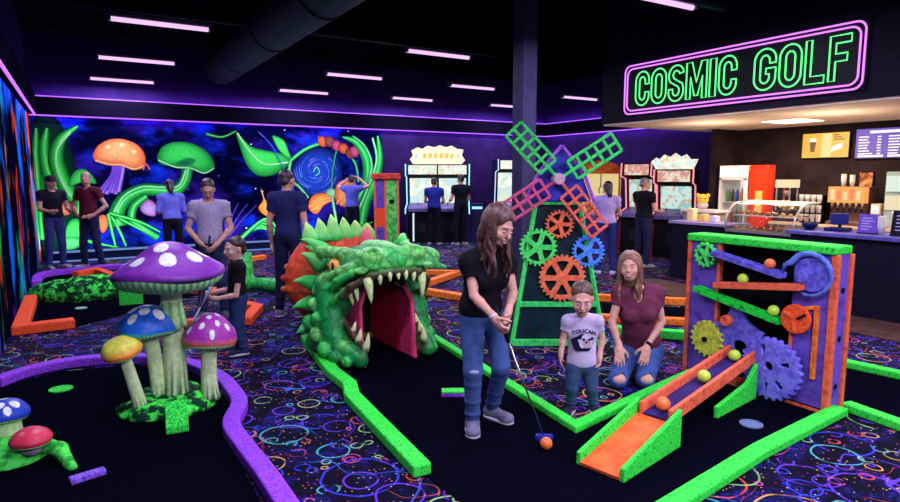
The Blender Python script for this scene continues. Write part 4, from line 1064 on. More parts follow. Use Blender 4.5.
# box tower by the mural
ob = thing('totem_obstacle', 'tall narrow box obstacle of violet and green panels under an orange cap', 'golf obstacle', (6.3, 13.35, 0), -22)
MB().bb(-.26, .26, -.2, .2, 0, 1.62).build('core', mat('deep_violet', S(44, 30, 84)), ob)
for x in (-.27, -.03, .27): MB().bb(x - .025, x + .025, -.23, -.18, 0, 1.62).build('post', M_OPOST, ob)
MB().bb(-.245, -.055, -.215, -.19, .95, 1.6).build('panel', M_PANEL, ob); MB().bb(-.245, -.055, -.215, -.19, .5, .95).build('panel', M_ORNG, ob); MB().bb(-.245, -.055, -.215, -.19, .03, .5).build('panel', M_PANEL, ob)
MB().bb(-.005, .245, -.215, -.19, .03, 1.6).build('panel', mat('yellow_green_paint', S(120, 230, 100), S(60, 170, 80), 12), ob)
MB().cyl((.12, -.222, 1.1), (.12, -.21, 1.1), .06, n=18).build('porthole', M_BLACK, ob)
MB().tube([(.12, -.22, .1), (.16, -.22, .3), (.09, -.22, .5), (.15, -.22, .75)], .018, 8).build('vine', M_GREEN, ob, True)
MB().bb(-.33, .33, -.28, .28, 1.62, 1.76).build('cap', mat('cap_coral', S(225, 80, 62), S(180, 56, 52), 12), ob, bevel=.02)
# ------------------------------------------------------------------ people
V3 = lambda *a: np.array(a, float)
def nrm(v): v = np.array(v, float); return v / max(np.linalg.norm(v), 1e-9)
FWD = V3(math.sin(YAW), math.cos(YAW), 0); RGT = V3(math.cos(YAW), -math.sin(YAW), 0)
def vp(base, px, py, dy=0):
    """a point read off the photograph, dy metres behind the plane through `base`; in the frame of a figure standing there"""
    b = V3(*base); r = V3(*_ray(px, py)); t = (b @ FWD + dy) / (r @ FWD); w = V3(0, 0, CH) + r * t - b
    return V3(w @ RGT, dy, w[2])
def rotz(a): c, s = math.cos(R(a)), math.sin(R(a)); return np.array([[c, -s, 0], [s, c, 0], [0, 0, 1]])
def rotx(a): c, s = math.cos(R(a)), math.sin(R(a)); return np.array([[1, 0, 0], [0, c, -s], [0, s, c]])
def roty(a): c, s = math.cos(R(a)), math.sin(R(a)); return np.array([[c, 0, s], [0, 1, 0], [-s, 0, c]])
SKIN = {}
def skin(name, c): return mat('skin_' + name, c, tuple(x * .9 for x in c), 30, rough=.5, spec=.35)
def cloth(name, c, c2=None, sc=40): return mat('cloth_' + name, c, c2 or tuple(x * .75 for x in c), sc, rough=.85, spec=.15, lo=.4, hi=.65)
def stand(H, a=0, kid=0, w=1.0, hd=None, stance=.0, arms=0, lean=0, sit=0):
    """joints of a standing figure of height H that faces heading a (0 = the viewer, 90 = picture right)"""
    hd = hd or (.135 + .05 * kid) * H; k = (H - hd) / (.865 * 1.72) if kid else H / 1.72; nz = H - hd - .035 * H
    q = H / 1.72
    J = dict(hd=V3(0, -.02 * q - lean, H - hd * .5), nk=V3(0, .01 - lean * .8, nz), ch=V3(0, 0 - lean * .55, nz - .13 * k), wa=V3(0, -.01 - lean * .25, nz - .30 * k), pe=V3(0, 0, nz - .46 * k))
    sw = .175 * q * w
    J['sh'] = [V3(s * sw, .01 - lean * .75, nz - .035 * k) for s in (-1, 1)]
    J['el'] = [V3(s * (sw + .055 * q), .03 - lean * .6, nz - .33 * k) for s in (-1, 1)]
    J['wr'] = [V3(s * (sw + .06 * q), -.05 - lean * .5, nz - .57 * k) for s in (-1, 1)]
    J['ha'] = [V3(s * (sw + .05 * q), -.08 - lean * .5, nz - .75 * k) for s in (-1, 1)]
    J['hi'] = [V3(s * .085 * q, 0, nz - .50 * k) for s in (-1, 1)]
    J['kn'] = [V3(s * (.095 + stance * .5) * q, -.02, .27 * H) for s in (-1, 1)]
    J['an'] = [V3(s * (.095 + stance) * q, .03, .075 * q) for s in (-1, 1)]
    J['to'] = [V3(s * (.12 + stance) * q, -.13 * q, .03) for s in (-1, 1)]
    M = rotz(a)
    for n, v in J.items(): J[n] = [M @ x for x in v] if isinstance(v, list) else M @ v
    return J
def hand(s, w, tip, nml, k=1.0, curl=.35, tside=1, fingers=True, res_ok=True):
    h_spread = 2.6 if curl < .3 else (1.2 if curl < 1 else .6)
    d = nrm(tip - w); n = nrm(nml - d * (nml @ d)); sd = np.cross(d, n) * tside
    rot = np.stack([sd, d, n], 1)
    s.ell(w + d * .05 * k, V3(.041, .056, .019) * k, rot, k=.012)
    s.cap(w - d * .02 * k, w + d * .03 * k, .026 * k, .027 * k, k=.015)
    if not fingers:
        s.ell(w + d * .125 * k + n * .015 * k, V3(.036, .05, .018) * k, rot, k=.012); s.cap(w + d * .03 * k + sd * .035 * k, w + d * .085 * k + sd * .055 * k + n * .02 * k, .012 * k, .01 * k, k=.008); return
    for o, L in ((.030, .064), (.010, .074), (-.011, .070), (-.030, .054)):
        b = w + d * .092 * k + sd * o * k; spread = sd * o * 2.2 * h_spread * .5
        m = b + (d * math.cos(curl * .6) + n * math.sin(curl * .6) + spread) * L * .5 * k
        t = m + (d * math.cos(curl * 1.7) + n * math.sin(curl * 1.7) + spread) * L * .52 * k
        s.cap(b, m, .0098 * k, .009 * k, k=.004); s.cap(m, t, .009 * k, .0075 * k, k=.003)
    b = w + d * .03 * k + sd * .034 * k; m = b + (d * .62 + sd * .62 + n * .35) * .045 * k; t = m + (d * .9 + sd * .25 + n * .35 * (1 + curl)) * .032 * k
    s.cap(b, m, .0135 * k, .0115 * k, k=.008); s.cap(m, t, .011 * k, .0085 * k, k=.003)
def person(label, loc, J, a=0, head=(0, 0, 0), hd=.23, sk=(.6, .4, .3), shirt=(.1, .1, .1), pants=(.05, .07, .15), shoes=(.3, .3, .35), sole=None, hair='short', hcol=(.03, .02, .015),
           res=.009, k=1.0, w=1.0, sleeve=.55, face=False, fingers=True, female=False, hands=None, rz=VY, group=None, legw=1.0, belly=0, names=('t_shirt', 'jeans'), hem=None, shirt_m=None, lockpts=None, smile=False, bare_knees=False, headk=1.0, floor_z=0.0, torso=True):
    t = thing('person', label, 'person', loc, rz, group)
    a_t = a; wv = rotz(a_t) @ V3(1, 0, 0); dvv = rotz(a_t) @ V3(0, 1, 0)
    hands = hands or [{}, {}]
    def torso_frame(p, q):
        up = nrm(q - p); d = nrm(dvv - up * (dvv @ up)); x = np.cross(d, up); return np.stack([x, d, up], 1)
    def torso(s, inf):
        F1 = torso_frame(J['wa'], J['nk']); F2 = torso_frame(J['pe'], J['ch'])
        kk = .05 * k
        s.ell(J['ch'], V3(.158 * w + inf, .108 + belly * .2 + inf, .175 + inf) * k, F1, k=kk)
        s.ell(J['wa'], V3((.128 if female else .145) * w + inf, .098 + belly + inf, .15 + inf) * k, F2, k=kk)
        s.cap(J['sh'][0], J['sh'][1], ((.042 if female else .052) + inf) * k, k=kk)
        for i in (0, 1): s.cap(J['sh'][i], J['nk'] + V3(0, 0, .0), (.05 + inf) * k, (.042 + inf) * k, k=kk)
        if female:
            for sg in (-1, 1): s.ell(J['ch'] + F1 @ (V3(sg * .07, -.085, -.03) * k), V3(.062, .05, .062) * k * (1 + inf * 4), F1, k=.03 * k)
    def pelvis(s, inf):
        F2 = torso_frame(J['pe'], J['wa']); s.ell(J['pe'], V3((.165 if female else .158) * w + inf, .118 + inf, .125 + inf) * k, F2, k=.05 * k)
    # --- body, one continuous surface
    s = SDF(.025 * k)
    torso(s, -.012); pelvis(s, -.014)
    H = rotz(head[0]) @ rotx(head[1]) @ roty(head[2]); hs = hd / .232; hc = J['hd']
    hp = lambda x, y, z: hc + H @ (V3(x, y, z) * hs)
    def hel(c, r, k_=.02, op='+', ss=s): ss.ell(hp(*c), V3(*r) * hs, H, k=k_ * hs, op=op)
    s.cap(J['nk'] - V3(0, 0, .02 * k), hp(0, .02, -.05), .052 * k * (1 if not female else .88), .05 * hs * (1 if not female else .88), k=.03 * k)
    hel((0, .018, .028), (.074, .094, .086)); hel((0, -.02, -.028), (.062, .072, .082), .03); hel((0, -.052, -.088), (.034, .032, .024), .03)
    hel((-.036, -.062, -.038), (.026, .026, .026)); hel((.036, -.062, -.038), (.026, .026, .026))
    s.cap(hp(0, -.085, .004), hp(0, -.108, -.034), .009 * hs, .0135 * hs, k=.012 * hs)
    s.cap(hp(-.034, -.078, .016), hp(.034, -.078, .016), .012 * hs, k=.014 * hs)
    if face:
        for sg in (-1, 1): hel((sg * .031, -.094, -.006), (.017, .012, .01), .008, '-')
        hel((0, -.086, -.06), (.026, .016, .009), .008)
    for sg in (-1, 1): hel((sg * .077, .012, -.016), (.01, .02, .03), .008)
    for i in (0, 1):
        ak = k * (.84 if female else 1); s.cap(J['sh'][i], J['el'][i], .046 * ak, .036 * ak, k=.02 * k); s.cap(J['el'][i], J['el'][i] + (J['wr'][i] - J['el'][i]) * .3, .036 * ak, .0385 * ak, k=.01 * k); s.cap(J['el'][i] + (J['wr'][i] - J['el'][i]) * .3, J['wr'][i], .0385 * ak, .0245 * ak, k=.01 * k)
        h = hands[i]; sgn = -1 if i == 0 else 1
        nml = h.get('n', wv * -sgn)
        hand(s, J['wr'][i], J['ha'][i], np.array(nml, float), k * h.get('k', 1.0), h.get('curl', .4), h.get('t', -1 if i == 0 else 1), fingers)
        s.cap(J['hi'][i], J['kn'][i], .07 * k * legw, .047 * k * legw, k=.03 * k); s.cap(J['kn'][i], J['an'][i], .05 * k * legw, .033 * k, k=.02 * k)
        s.cap(J['an'][i] - V3(0, 0, .02 * k), J['to'][i], .03 * k, .024 * k, k=.02 * k)
    m_sk = skin('%.2f_%.2f_%.2f' % sk, sk)
    s.build('body', m_sk, t, res)
    # --- trousers
    s = SDF(.03 * k)
    pelvis(s, .004)
    for i in (0, 1):
        s.cap(J['hi'][i], J['kn'][i], .092 * k * legw, .066 * k * legw, k=.03 * k)
        s.cap(J['kn'][i], J['an'][i] + V3(0, 0, .0), .066 * k * legw, .05 * k * legw, k=.02 * k)
        mid = (J['kn'][i] + J['an'][i]) / 2
        for q in (.25, .6, .85):
            p = J['kn'][i] + (J['an'][i] - J['kn'][i]) * q; s.ell(p, V3(.058, .06, .014) * k * legw, k=.02 * k)
    if bare_knees:
        for i in (0, 1): s.ell(J['kn'][i] + bare_knees[i], (.056, .06, .034), op='-', k=.006); s.ell(J['kn'][i] + bare_knees[i] + V3(.02, 0, .03), (.03, .06, .016), op='-', k=.006)
    s.clip((0, 0, -1), -floor_z)
    s.build(names[1], pants if not isinstance(pants, tuple) else cloth('%.3f_%.3f_%.3f' % pants, pants, None, 16), t, res)
    # --- shirt
    s = SDF(.03 * k)
    for i in (0, 1):
        e = J['sh'][i] + (J['el'][i] - J['sh'][i]) * sleeve
        if sleeve <= 1:
            d = nrm(e - J['sh'][i])
            s.cap(J['sh'][i], e, (.052 if female else .062) * k, (.052 if female else .061) * k, k=.025 * k)
            s.cap(e + d * .05 * k, e + d * .16 * k, .085 * k, op='-', k=.004); s.cap(e - d * .03 * k, e + d * .012 * k, .03 * k, .045 * k, op='-', k=.004)
        else: s.cap(J['sh'][i], J['el'][i], .06 * k, .05 * k, k=.025 * k); s.cap(J['el'][i], J['el'][i] + (J['wr'][i] - J['el'][i]) * (sleeve - 1), .05 * k, .042 * k, k=.015 * k)
    torso(s, .010)
    F2 = torso_frame(J['pe'], J['wa']); up = F2[:, 2]
    hz = hem if hem is not None else .02
    s.ell(J['pe'] + up * .03 * k, V3((.172 if female else .168) * w + .004, .126 + belly, .14) * k, F2, k=.05 * k)
    if female:
        tf = torso_frame(J['wa'], J['nk']); s.cap(J['nk'] - tf[:, 1] * .10 * k, J['nk'] - tf[:, 1] * .105 * k - tf[:, 2] * .085 * k, .05 * k, .022 * k, op='-', k=.008)
    nd = nrm(J['nk'] - J['ch'])
    s.ell(J['nk'] + nd * .05 * k - torso_frame(J['wa'], J['nk'])[:, 1] * .045 * k, V3(.066, .07, .062) * k, op='-', k=.008)
    c = J['pe'] - up * hz * k; s.clip(-up, -float(up @ c))
    sh = s.build(names[0], shirt_m or (cloth('%.3f_%.3f_%.3f' % shirt, shirt)), t, res)
    # --- shoes
    for i in (0, 1):
        s = SDF(.03 * k); an, to = J['an'][i], J['to'][i]; d = nrm(to - an); d[2] = 0; d = nrm(d)
        heel = V3(an[0], an[1], 0) + V3(0, 0, .045 * k + floor_z) - d * .015 * k
        if abs(an[2]) > .3 * k or to[2] > an[2] + .02 or floor_z > 0: heel = an - d * .0
        s.cap(heel, to, .046 * k, .04 * k); s.ell(to, V3(.047, .05, .034) * k); s.cap(an + V3(0, 0, .0), heel, .042 * k, .046 * k)
        s.clip((0, 0, -1), -.004)
        o = s.build('shoe', cloth('shoe_%.2f_%.2f_%.2f' % shoes, shoes), t, res)
        if sole:
            s = SDF(.02 * k); s.cap(V3(heel[0], heel[1], .012), V3(to[0], to[1], .012), .052 * k, .05 * k); s.clip((0, 0, -1), -.001); s.clip((0, 0, 1), .024)
            s.build('sole', cloth('sole', sole), o, min(res, .008))
    # --- hair
    s = SDF(.02)
    mh = mat('hair_%.2f_%.2f_%.2f' % hcol, tuple(x * 1.5 for x in hcol), tuple(x * .6 for x in hcol), 60, rough=.45, spec=.5)
    def hh(c, r, op='+', k_=.012): s.ell(hp(*c), V3(*r) * hs, H, op=op, k=k_ * hs)
    if hair in ('short', 'cap'):
        hh((0, .026, .042), (.080, .097, .082)); hh((0, .07, -.02), (.07, .05, .05), k_=.02)
        hh((0, -.108, -.032), (.088, .10, .110), '-'); hh((0, -.05, -.105), (.12, .115, .095), '-')
    elif hair == 'bun':
        hh((0, .026, .042), (.084, .1, .09)); hh((0, .07, -.03), (.07, .05, .07), k_=.02); hh((0, .10, -.10), (.05, .04, .10), k_=.03); hh((0, -.10, -.05), (.085, .10, .10), '-')
    elif hair == 'long':
        hh((0, .022, .040), (.086, .102, .092)); hh((0, .055, -.06), (.088, .062, .12), k_=.03)
        hh((0, -.125, -.035), (.070, .098, .122), '-')
        n_, L_, fr_ = lockpts
        for i in range(n_):
            A_ = R(fr_ + (360 - 2 * fr_) * i / (n_ - 1)); sx_, cy_ = math.sin(A_), -math.cos(A_)
            p0, p1, p2 = hp(.02 * sx_, .03 + .02 * cy_, .122), hp(.066 * sx_, .024 + .08 * cy_, .085), hp(.086 * sx_, .022 + .098 * cy_, .01)
            rad = nrm((p2 - hc) * V3(1, 1, 0)); tan = np.cross(rad, V3(0, 0, 1)); L = L_ * (1 + .14 * math.sin(2.3 * i)) * hs
            pts = [p0, p1, p2]
            for j in range(1, 8):
                f = j / 7; am = .013 * hs * min(1, f * 2)
                pts.append(p2 + V3(0, 0, -L * f) + rad * (.012 * f + am * math.sin(5.2 * f * 1.7 + i * 1.3)) - rad * .02 * f * (abs(sx_) > .8) + tan * am * math.cos(5.2 * f * 1.7 + i * 2.1))
            s.chain(catmull(pts, 4), .018 * hs, .009 * hs, k=.005)
    if hair: s.build('hair', mh, t, min(res, .008))
    if hair == 'cap':
        mb = MB(); mb.smooth = True
        s = SDF(.01); s.ell(hp(0, .02, .055), V3(.09, .104, .075) * hs, H); s.ell(hp(0, -.11, .055), V3(.07, .075, .01) * hs, H)
        s.build('cap', cloth('cap', (.01, .01, .02)), t, res)
    if face:
        me = mat('eye_white', (.6, .6, .62), rough=.2); mi = mat('iris_dark', (.02, .012, .01), rough=.1, spec=.6)
        for sg in (-1, 1):
            e = MB().ball((0, 0, 0), .0125 * hs, 14, sq=(1.15, .8, .5 if not smile else .32)).build('eye', me, t, True)
            e.matrix_local = Matrix.Translation(Vector(hp(sg * .031, -.083, -.005))) @ Matrix(H.tolist()).to_4x4()
            MB().ball((0, -.0075 * hs, -.0012 * hs), .0058 * hs, 12, sq=(1, .6, .9 if not smile else .62)).build('iris', mi, e, True)
            b = MB(); b.tube([hp(sg * .015, -.0925, .017), hp(sg * .032, -.0925, .022), hp(sg * .05, -.0785, .016)], [.0022 * hs, .0027 * hs, .0015 * hs], 6); b.build('eyebrow', mh, t, True)
        ml_ = mat('lip', (.42, .13, .13), rough=.4)
        m = MB(); z = -.064
        c = .012 if smile else .004
        arc = [(-.030, -.080, z + c), (-.016, -.094, z + .002), (0, -.099, z), (.016, -.094, z + .002), (.030, -.080, z + c)]
        arc2 = [(-.030, -.080, z + c), (-.016, -.090, z - .014 if smile else z - .006), (0, -.095, z - (.019 if smile else .008)), (.016, -.090, z - (.014 if smile else .006)), (.030, -.080, z + c)]
        m.tube([hp(*p) for p in arc], .0045 * hs, 6); m.tube([hp(*p) for p in arc2], .005 * hs, 6)
        lo = m.build('mouth', ml_, t, True)
        if smile:
            m = MB(); m.tube([hp(x * .9, y + .003, (z_ + z2) / 2 + .002) for (x, y, z_), (_, _, z2) in zip(arc, arc2)], [.0015 * hs, .0055 * hs, .007 * hs, .0055 * hs, .0015 * hs], 8)
            m.build('teeth', mat('teeth_white', (.8, .78, .75), rough=.3), lo, True)
    return t
def wavy(x0, y0, z0, x1, y1, z1, n=5, amp=.012, ph=0):
    return [(x0 + (x1 - x0) * i / n + amp * math.sin(2.4 * i + ph), y0 + (y1 - y0) * i / n + amp * math.cos(2.0 * i + ph), z0 + (z1 - z0) * i / n) for i in range(n + 1)]
SKW = S(214, 160, 136)
def hv(d, n): return dict(n=np.array(n, float), **d)
# --- the woman putting
B = gp(485, 430); q = lambda px, py, dy=0: vp(B, px, py, dy)
J = dict(hd=q(499, 226.5, -.10), nk=q(487, 250, .0), ch=q(485, 274, .02), wa=q(482, 293, .03), pe=q(480, 312, .04),
         sh=[q(469, 263, -.06), q(507, 262, .09)], el=[q(474, 297, -.14), q(513, 293, .0)], wr=[q(494, 318, -.25), q(508, 313, -.14)], ha=[q(505, 336, -.31), q(502, 338, -.27)],
         hi=[q(472, 325, .0), q(494, 322, .08)], kn=[q(473, 372, -.08), q(501, 368, .0)], an=[q(472.5, 421, -.02), q(492, 397, .20)], to=[q(473, 437, -.12), q(507, 414, .10)])
for v in J['an']: v[2] = .075
for v in J['to']: v[2] = .032
woman = person('young woman with long wavy brown hair putting in black top and jeans', (*B[:2], .006), J, a=38, head=(42, 22, 8), hd=.232, sk=SKW, shirt=S(15, 14, 22), pants=S(66, 94, 148), shoes=S(120, 114, 138), sole=S(215, 210, 225),
       hair='long', hcol=S(78, 52, 42), res=.0062, k=.98, face=True, female=True, lockpts=(26, .30, 62), smile=True, legw=.94, w=.93, sleeve=.56, hem=.03, names=('t_shirt', 'jeans'),
       hands=[hv(dict(curl=1.35, t=1), (.85, .3, -.1)), hv(dict(curl=1.35, t=-1), (-.7, -.5, -.1))])
# ripped knee threads and bracelet
MB().ball((0, 0, 0), .03, 14, sq=(1.1, .35, .5)).build('knee_rip', cloth('pale_thread', S(170, 175, 200)), woman, True, loc=tuple(J['kn'][0] + V3(.005, -.058, .01)))
w0 = J['wr'][0]; d0 = nrm(J['ha'][0] - J['wr'][0])
MB().cyl(w0 - d0 * .012, w0 + d0 * .004, .030, n=18).build('bracelet', mat('cream_band', S(220, 205, 200)), woman, True)
# putter: from her grip to the ball
pb = vp(B, 544, 441, -.32); pb[2] = .02
g1_ = (J['ha'][0] * .45 + J['wr'][0] * .55) * .5 + (J['ha'][1] * .45 + J['wr'][1] * .55) * .5
wpos = lambda l: Vector(V3(*B[:2], 0) + RGT * l[0] + FWD * l[1] + V3(0, 0, l[2]))
hb = gp(544, 442); hb = Vector((hb[0], hb[1], .03)); gt = wpos(g1_) ; dirn = (gt - hb).normalized(); top = gt + dirn * .12
pt = thing('putter', 'golf putter with dark blue head held by the standing woman', 'putter', tuple(hb))
loc = lambda v: tuple(Vector(v) - hb)
MB().cyl(loc(hb), loc(gt - dirn * .10), .0055, .007, n=10).build('shaft', M_CHROME, pt, True)
MB().cyl(loc(gt - dirn * .12), loc(top), .013, .015, n=14).build('grip', M_BLACK, pt, True)
o = MB().box((0, 0, 0), (.115, .045, .045)).build('head', mat('putter_blue', S(34, 44, 150), rough=.35), pt, bevel=.012); o.rotation_euler = (0, 0, R(-35))
bp = gp(546, 451); ball('orange golf ball on the felt in front of the putter head', (bp[0], bp[1], .05), M_OB, .039)
# --- the toddler
B = gp(583, 413); q = lambda px, py, dy=0: vp(B, px, py, dy)
J = dict(hd=q(582, 298, -.05), nk=q(582, 316, .0), ch=q(582, 333, .01), wa=q(582, 349, .0), pe=q(582, 363, .01),
         sh=[q(568, 321, .0), q(597, 321, .0)], el=[q(563, 339, .01), q(602, 339, .01)], wr=[q(561, 353, -.03), q(600, 355, -.03)], ha=[q(560, 366, -.06), q(599, 368, -.06)],
         hi=[q(574, 369, .0), q(590, 369, .0)], kn=[q(572, 388, -.02), q(592, 388, -.02)], an=[q(571, 407, .02), q(593, 407, .02)], to=[q(567, 414, -.07), q(597, 414, -.07)])
for v in J['to']: v[2] = .026
for v in J['an']: v[2] = .055
tshirt_w = cloth('toddler_white', S(206, 196, 222), S(190, 180, 210), 9)
tod = person('toddler boy in a white printed t-shirt looking down', (*B[:2], 0), J, a=-6, head=(-8, 17, 0), hd=.222, sk=S(222, 168, 146), pants=S(62, 84, 122), shoes=S(50, 50, 66), sole=S(180, 180, 190), hair='short', hcol=S(84, 60, 48),
       res=.006, k=.62, w=1.04, face=True, legw=1.08, sleeve=.6, hem=.04, shirt_m=tshirt_w, hands=[hv(dict(curl=.5), (1, -.2, 0)), hv(dict(curl=.5), (-1, -.2, 0))])
# the print on his shirt: an arched word over a puppy in a dark round patch
sh_o = [c for c in tod.children if c.name.startswith('t_shirt')][0]
def on_shirt(o, off=.004):
    m = o.modifiers.new('lie_on_shirt', 'SHRINKWRAP'); m.target = sh_o; m.wrap_method = 'PROJECT'; m.use_project_y = True; m.use_project_x = False; m.use_project_z = False
    m.use_negative_direction = True; m.use_positive_direction = True; m.wrap_mode = 'ON_SURFACE'; m.offset = 0
def dense_disc(name, x, z, rx, rz_, mm, y=-.16):
    mb = MB(); n = 26; vs = [(x, y, z)]; fs = []
    for r in (.25, .5, .75, 1):
        for k in range(n): a = 2 * math.pi * k / n; w_ = 1 + .08 * math.sin(5 * a); vs.append((x + rx * r * w_ * math.cos(a), y, z + rz_ * r * w_ * math.sin(a)))
    for k in range(n): fs.append((0, 1 + k, 1 + (k + 1) % n))
    for r in range(3):
        for k in range(n): fs.append((1 + r * n + k, 1 + r * n + (k + 1) % n, 1 + (r + 1) * n + (k + 1) % n, 1 + (r + 1) * n + k))
    mb._add(vs, fs); return mb
shc = q(582, 339)
M_INK = mat('navy_ink', S(26, 24, 62), rough=.8); M_PWH = mat('print_white', S(215, 210, 225), rough=.8)
def shirt_y(x, z):
    me = sh_o.data; best = 0
    co_ = sh_xyz; d = np.hypot(co_[:, 0] - x, co_[:, 2] - z); mk = d < .02
    return float(co_[mk][:, 1].min()) if mk.any() else -.1
sh_xyz = np.zeros(len(sh_o.data.vertices) * 3, dtype=np.float32); sh_o.data.vertices.foreach_get('co', sh_xyz); sh_xyz = sh_xyz.reshape(-1, 3)
def printed(name, mb, mm, off):
    V = []
    for v in mb.v: V.append((v[0], shirt_y(v[0], v[2]) - off, v[2]))
    mb.v = V; return mb.build(name, mm, sh_o, True)
def tri(z0, z1): return None
z0 = shc[2]; x0 = shc[0]
pm = printed('shirt_print', dense_disc('shirt_print', x0 - .010, z0 - .012, .075, .062, M_INK), M_INK, .0035)
printed('shirt_print', dense_disc('p', x0 + .012, z0 + .000, .052, .050, M_PWH), M_PWH, .005)
printed('shirt_print', dense_disc('p', x0 + .02, z0 - .02, .030, .028, mat('print_tan', S(190, 165, 170))), mat('print_tan', S(190, 165, 170)), .0065)
mb = MB()
for dx, dz, r in ((-.002, .014, .010), (.034, .012, .009), (.016, -.006, .008), (-.03, .03, .014), (.055, .02, .012), (-.03, -.05, .012), (.0, -.056, .012)):
    printed('print_dot', dense_disc('p', x0 + dx, z0 + dz, r, r, M_INK), M_INK, .008)
fc = bpy.data.curves.new('word', 'FONT'); fc.body = 'TOUCAN'; fc.size = .040; fc.align_x = 'CENTER'; fc.offset = .0012; fc.resolution_u = 3
fo = bpy.data.objects.new('word', fc); COL.objects.link(fo); me = bpy.data.meshes.new_from_object(fo.evaluated_get(bpy.context.evaluated_depsgraph_get()))
bpy.data.objects.remove(fo)
mb = MB(); mb._add([(v.co.x + x0, 0, v.co.y + z0 + .062 - 3.0 * v.co.x ** 2) for v in me.vertices], [tuple(p.vertices) for p in me.polygons])
printed('shirt_lettering', mb, M_INK, .0045)
# --- the kneeling woman
B = gp(637, 385); q = lambda px, py, dy=0: vp(B, px, py, dy)
J = dict(hd=q(630, 267, -.03), nk=q(637, 288, .06), ch=q(638, 308, .05), wa=q(639, 328, .10), pe=q(640, 343, .20),
         sh=[q(620, 292, .03), q(656, 293, .07)], el=[q(612, 322, -.02), q(662, 322, .03)], wr=[q(619, 346, -.10), q(647, 346, -.06)], ha=[q(620, 366, -.18), q(643, 366, -.13)],
         hi=[q(629, 350, .20), q(652, 350, .20)], kn=[q(618, 379, -.10), q(645, 383, -.10)], an=[q(627, 377, .38), q(650, 377, .38)], to=[q(629, 378, .52), q(650, 378, .52)])
for v, z in zip(J['kn'], (.085, .085)): v[2] = z
for v in J['an']: v[2] = .075
for v in J['to']: v[2] = .04
kw = person('laughing woman kneeling on the carpet in maroon t-shirt and ripped jeans', (*B[:2], 0), J, a=-12, head=(-24, -8, -6), hd=.225, sk=SKW, shirt=S(112, 52, 76), pants=S(62, 90, 150), shoes=S(60, 56, 70), hair='long', hcol=S(118, 84, 64),
       res=.0065, k=.98, face=True, female=True, lockpts=(26, .27, 60), smile=True, sleeve=.52, hem=.02, w=1.02, legw=1.12, bare_knees=(V3(0, -.075, .02), V3(0, -.075, .02)),
       hands=[hv(dict(curl=.25, t=1), (.15, .75, -.6)), hv(dict(curl=.25, t=-1), (-.15, .75, -.6))])
for i in (0, 1): MB().ball((0, 0, 0), .066, 20, sq=(1.05, .9, .72)).build('knee_skin', skin('%.2f_%.2f_%.2f' % SKW, SKW), kw, True, loc=tuple(J['kn'][i] + V3(0, -.012, .004)))
wd = nrm(J['wr'][1] - J['el'][1]); MB().cyl(J['wr'][1] - wd * .03, J['wr'][1] - wd * .006, .031, n=20).build('watch', M_BLACK, kw, True)
# --- the boy with his putter
B = (1.25, 5.97, 0); J = stand(1.13, a=-62, kid=1, w=1.05, hd=.215)
Mz = rotz(-62); s_ = .66
J['el'] = [Mz @ V3(-.18, -.05, .60), Mz @ V3(.16, -.04, .60)]; J['wr'] = [Mz @ V3(-.12, -.22, .60), Mz @ V3(.08, -.20, .57)]; J['ha'] = [Mz @ V3(-.06, -.31, .60), Mz @ V3(.02, -.29, .57)]
boy = person('boy in black t-shirt and jeans holding a putter, seen in profile', B, J, a=-62, head=(-44, 4, 0), hd=.215, sk=S(206, 160, 140), shirt=S(14, 14, 22), pants=S(46, 62, 104), shoes=S(40, 44, 70), sole=S(120, 120, 150), hair='short', hcol=S(40, 28, 24), res=.0075, k=.70, w=1.2, face=True, legw=1.25, sleeve=.6,
       hands=[hv(dict(curl=1.2), Mz @ V3(1, 0, 0)), hv(dict(curl=1.2), Mz @ V3(-1, 0, 0))])
hl = Mz @ V3(-.02, -.27, .60); hw = Vector((B[0], B[1], 0)) + Vector(rotz(VY) @ hl); tip = hw + Vector(rotz(VY) @ V3(-.32, -.12, -.36))
tip = hw + (Vector(rotz(VY) @ V3(-.30, -.1, -.575)))
p = thing('putter', 'pale-shafted putter in the hands of the boy in black', 'putter', tuple(tip)); up_ = hw - tip
MB().cyl((0, 0, .0), up_ * .98, .008, n=8).build('shaft', mat('white_shaft', S(190, 190, 205), rough=.4), p, True); MB().cyl(up_ * .8, up_ * 1.18, .013, n=10).build('grip', mat('pale_grip', S(160, 160, 180)), p, True); MB().box((0, 0, 0), (.09, .03, .03)).build('head', MATS['putter_blue'], p, bevel=.008)
# --- others standing about
def bystander(label, B, H, a, shirt, pants, head=(0, 10, 0), hcol=S(30, 22, 20), res=.011, hair='short', sk=S(200, 152, 132), mod=None, **kw_):
    k = H / 1.72; J = stand(H, a, w=kw_.pop('sw', 1.0), stance=kw_.pop('stance', .03), lean=kw_.pop('lean', 0))
    if mod: mod(J, rotz(a), k)
    return person(label, (B[0], B[1], 0), J, a=a, head=(a + head[0], head[1], head[2]), hd=.232 * k, sk=sk, shirt=shirt, pants=pants, hair=hair, hcol=hcol, res=res, k=k, **kw_), J
def grip_front(J, M, k):
    J['el'] = [M @ V3(-.25, -.02, 1.12) * k, M @ V3(.25, -.02, 1.12) * k]; J['wr'] = [M @ V3(-.09, -.23, .97) * k, M @ V3(.10, -.22, .95) * k]; J['ha'] = [M @ V3(.0, -.32, .89) * k, M @ V3(.02, -.31, .87) * k]
m1, J1 = bystander('bespectacled man in light grey t-shirt looking down behind the boy', (1.32, 7.68), 1.66, 14, S(168, 158, 186), S(40, 54, 92), head=(6, 26, 0), res=.009, face=True, mod=grip_front, belly=.01, shoes=S(80, 80, 96), sw=.96, w=.94, hcol=S(54, 38, 34))
hq = 1.66 / 1.72
H_ = rotz(20) @ rotx(26); gl = MB()
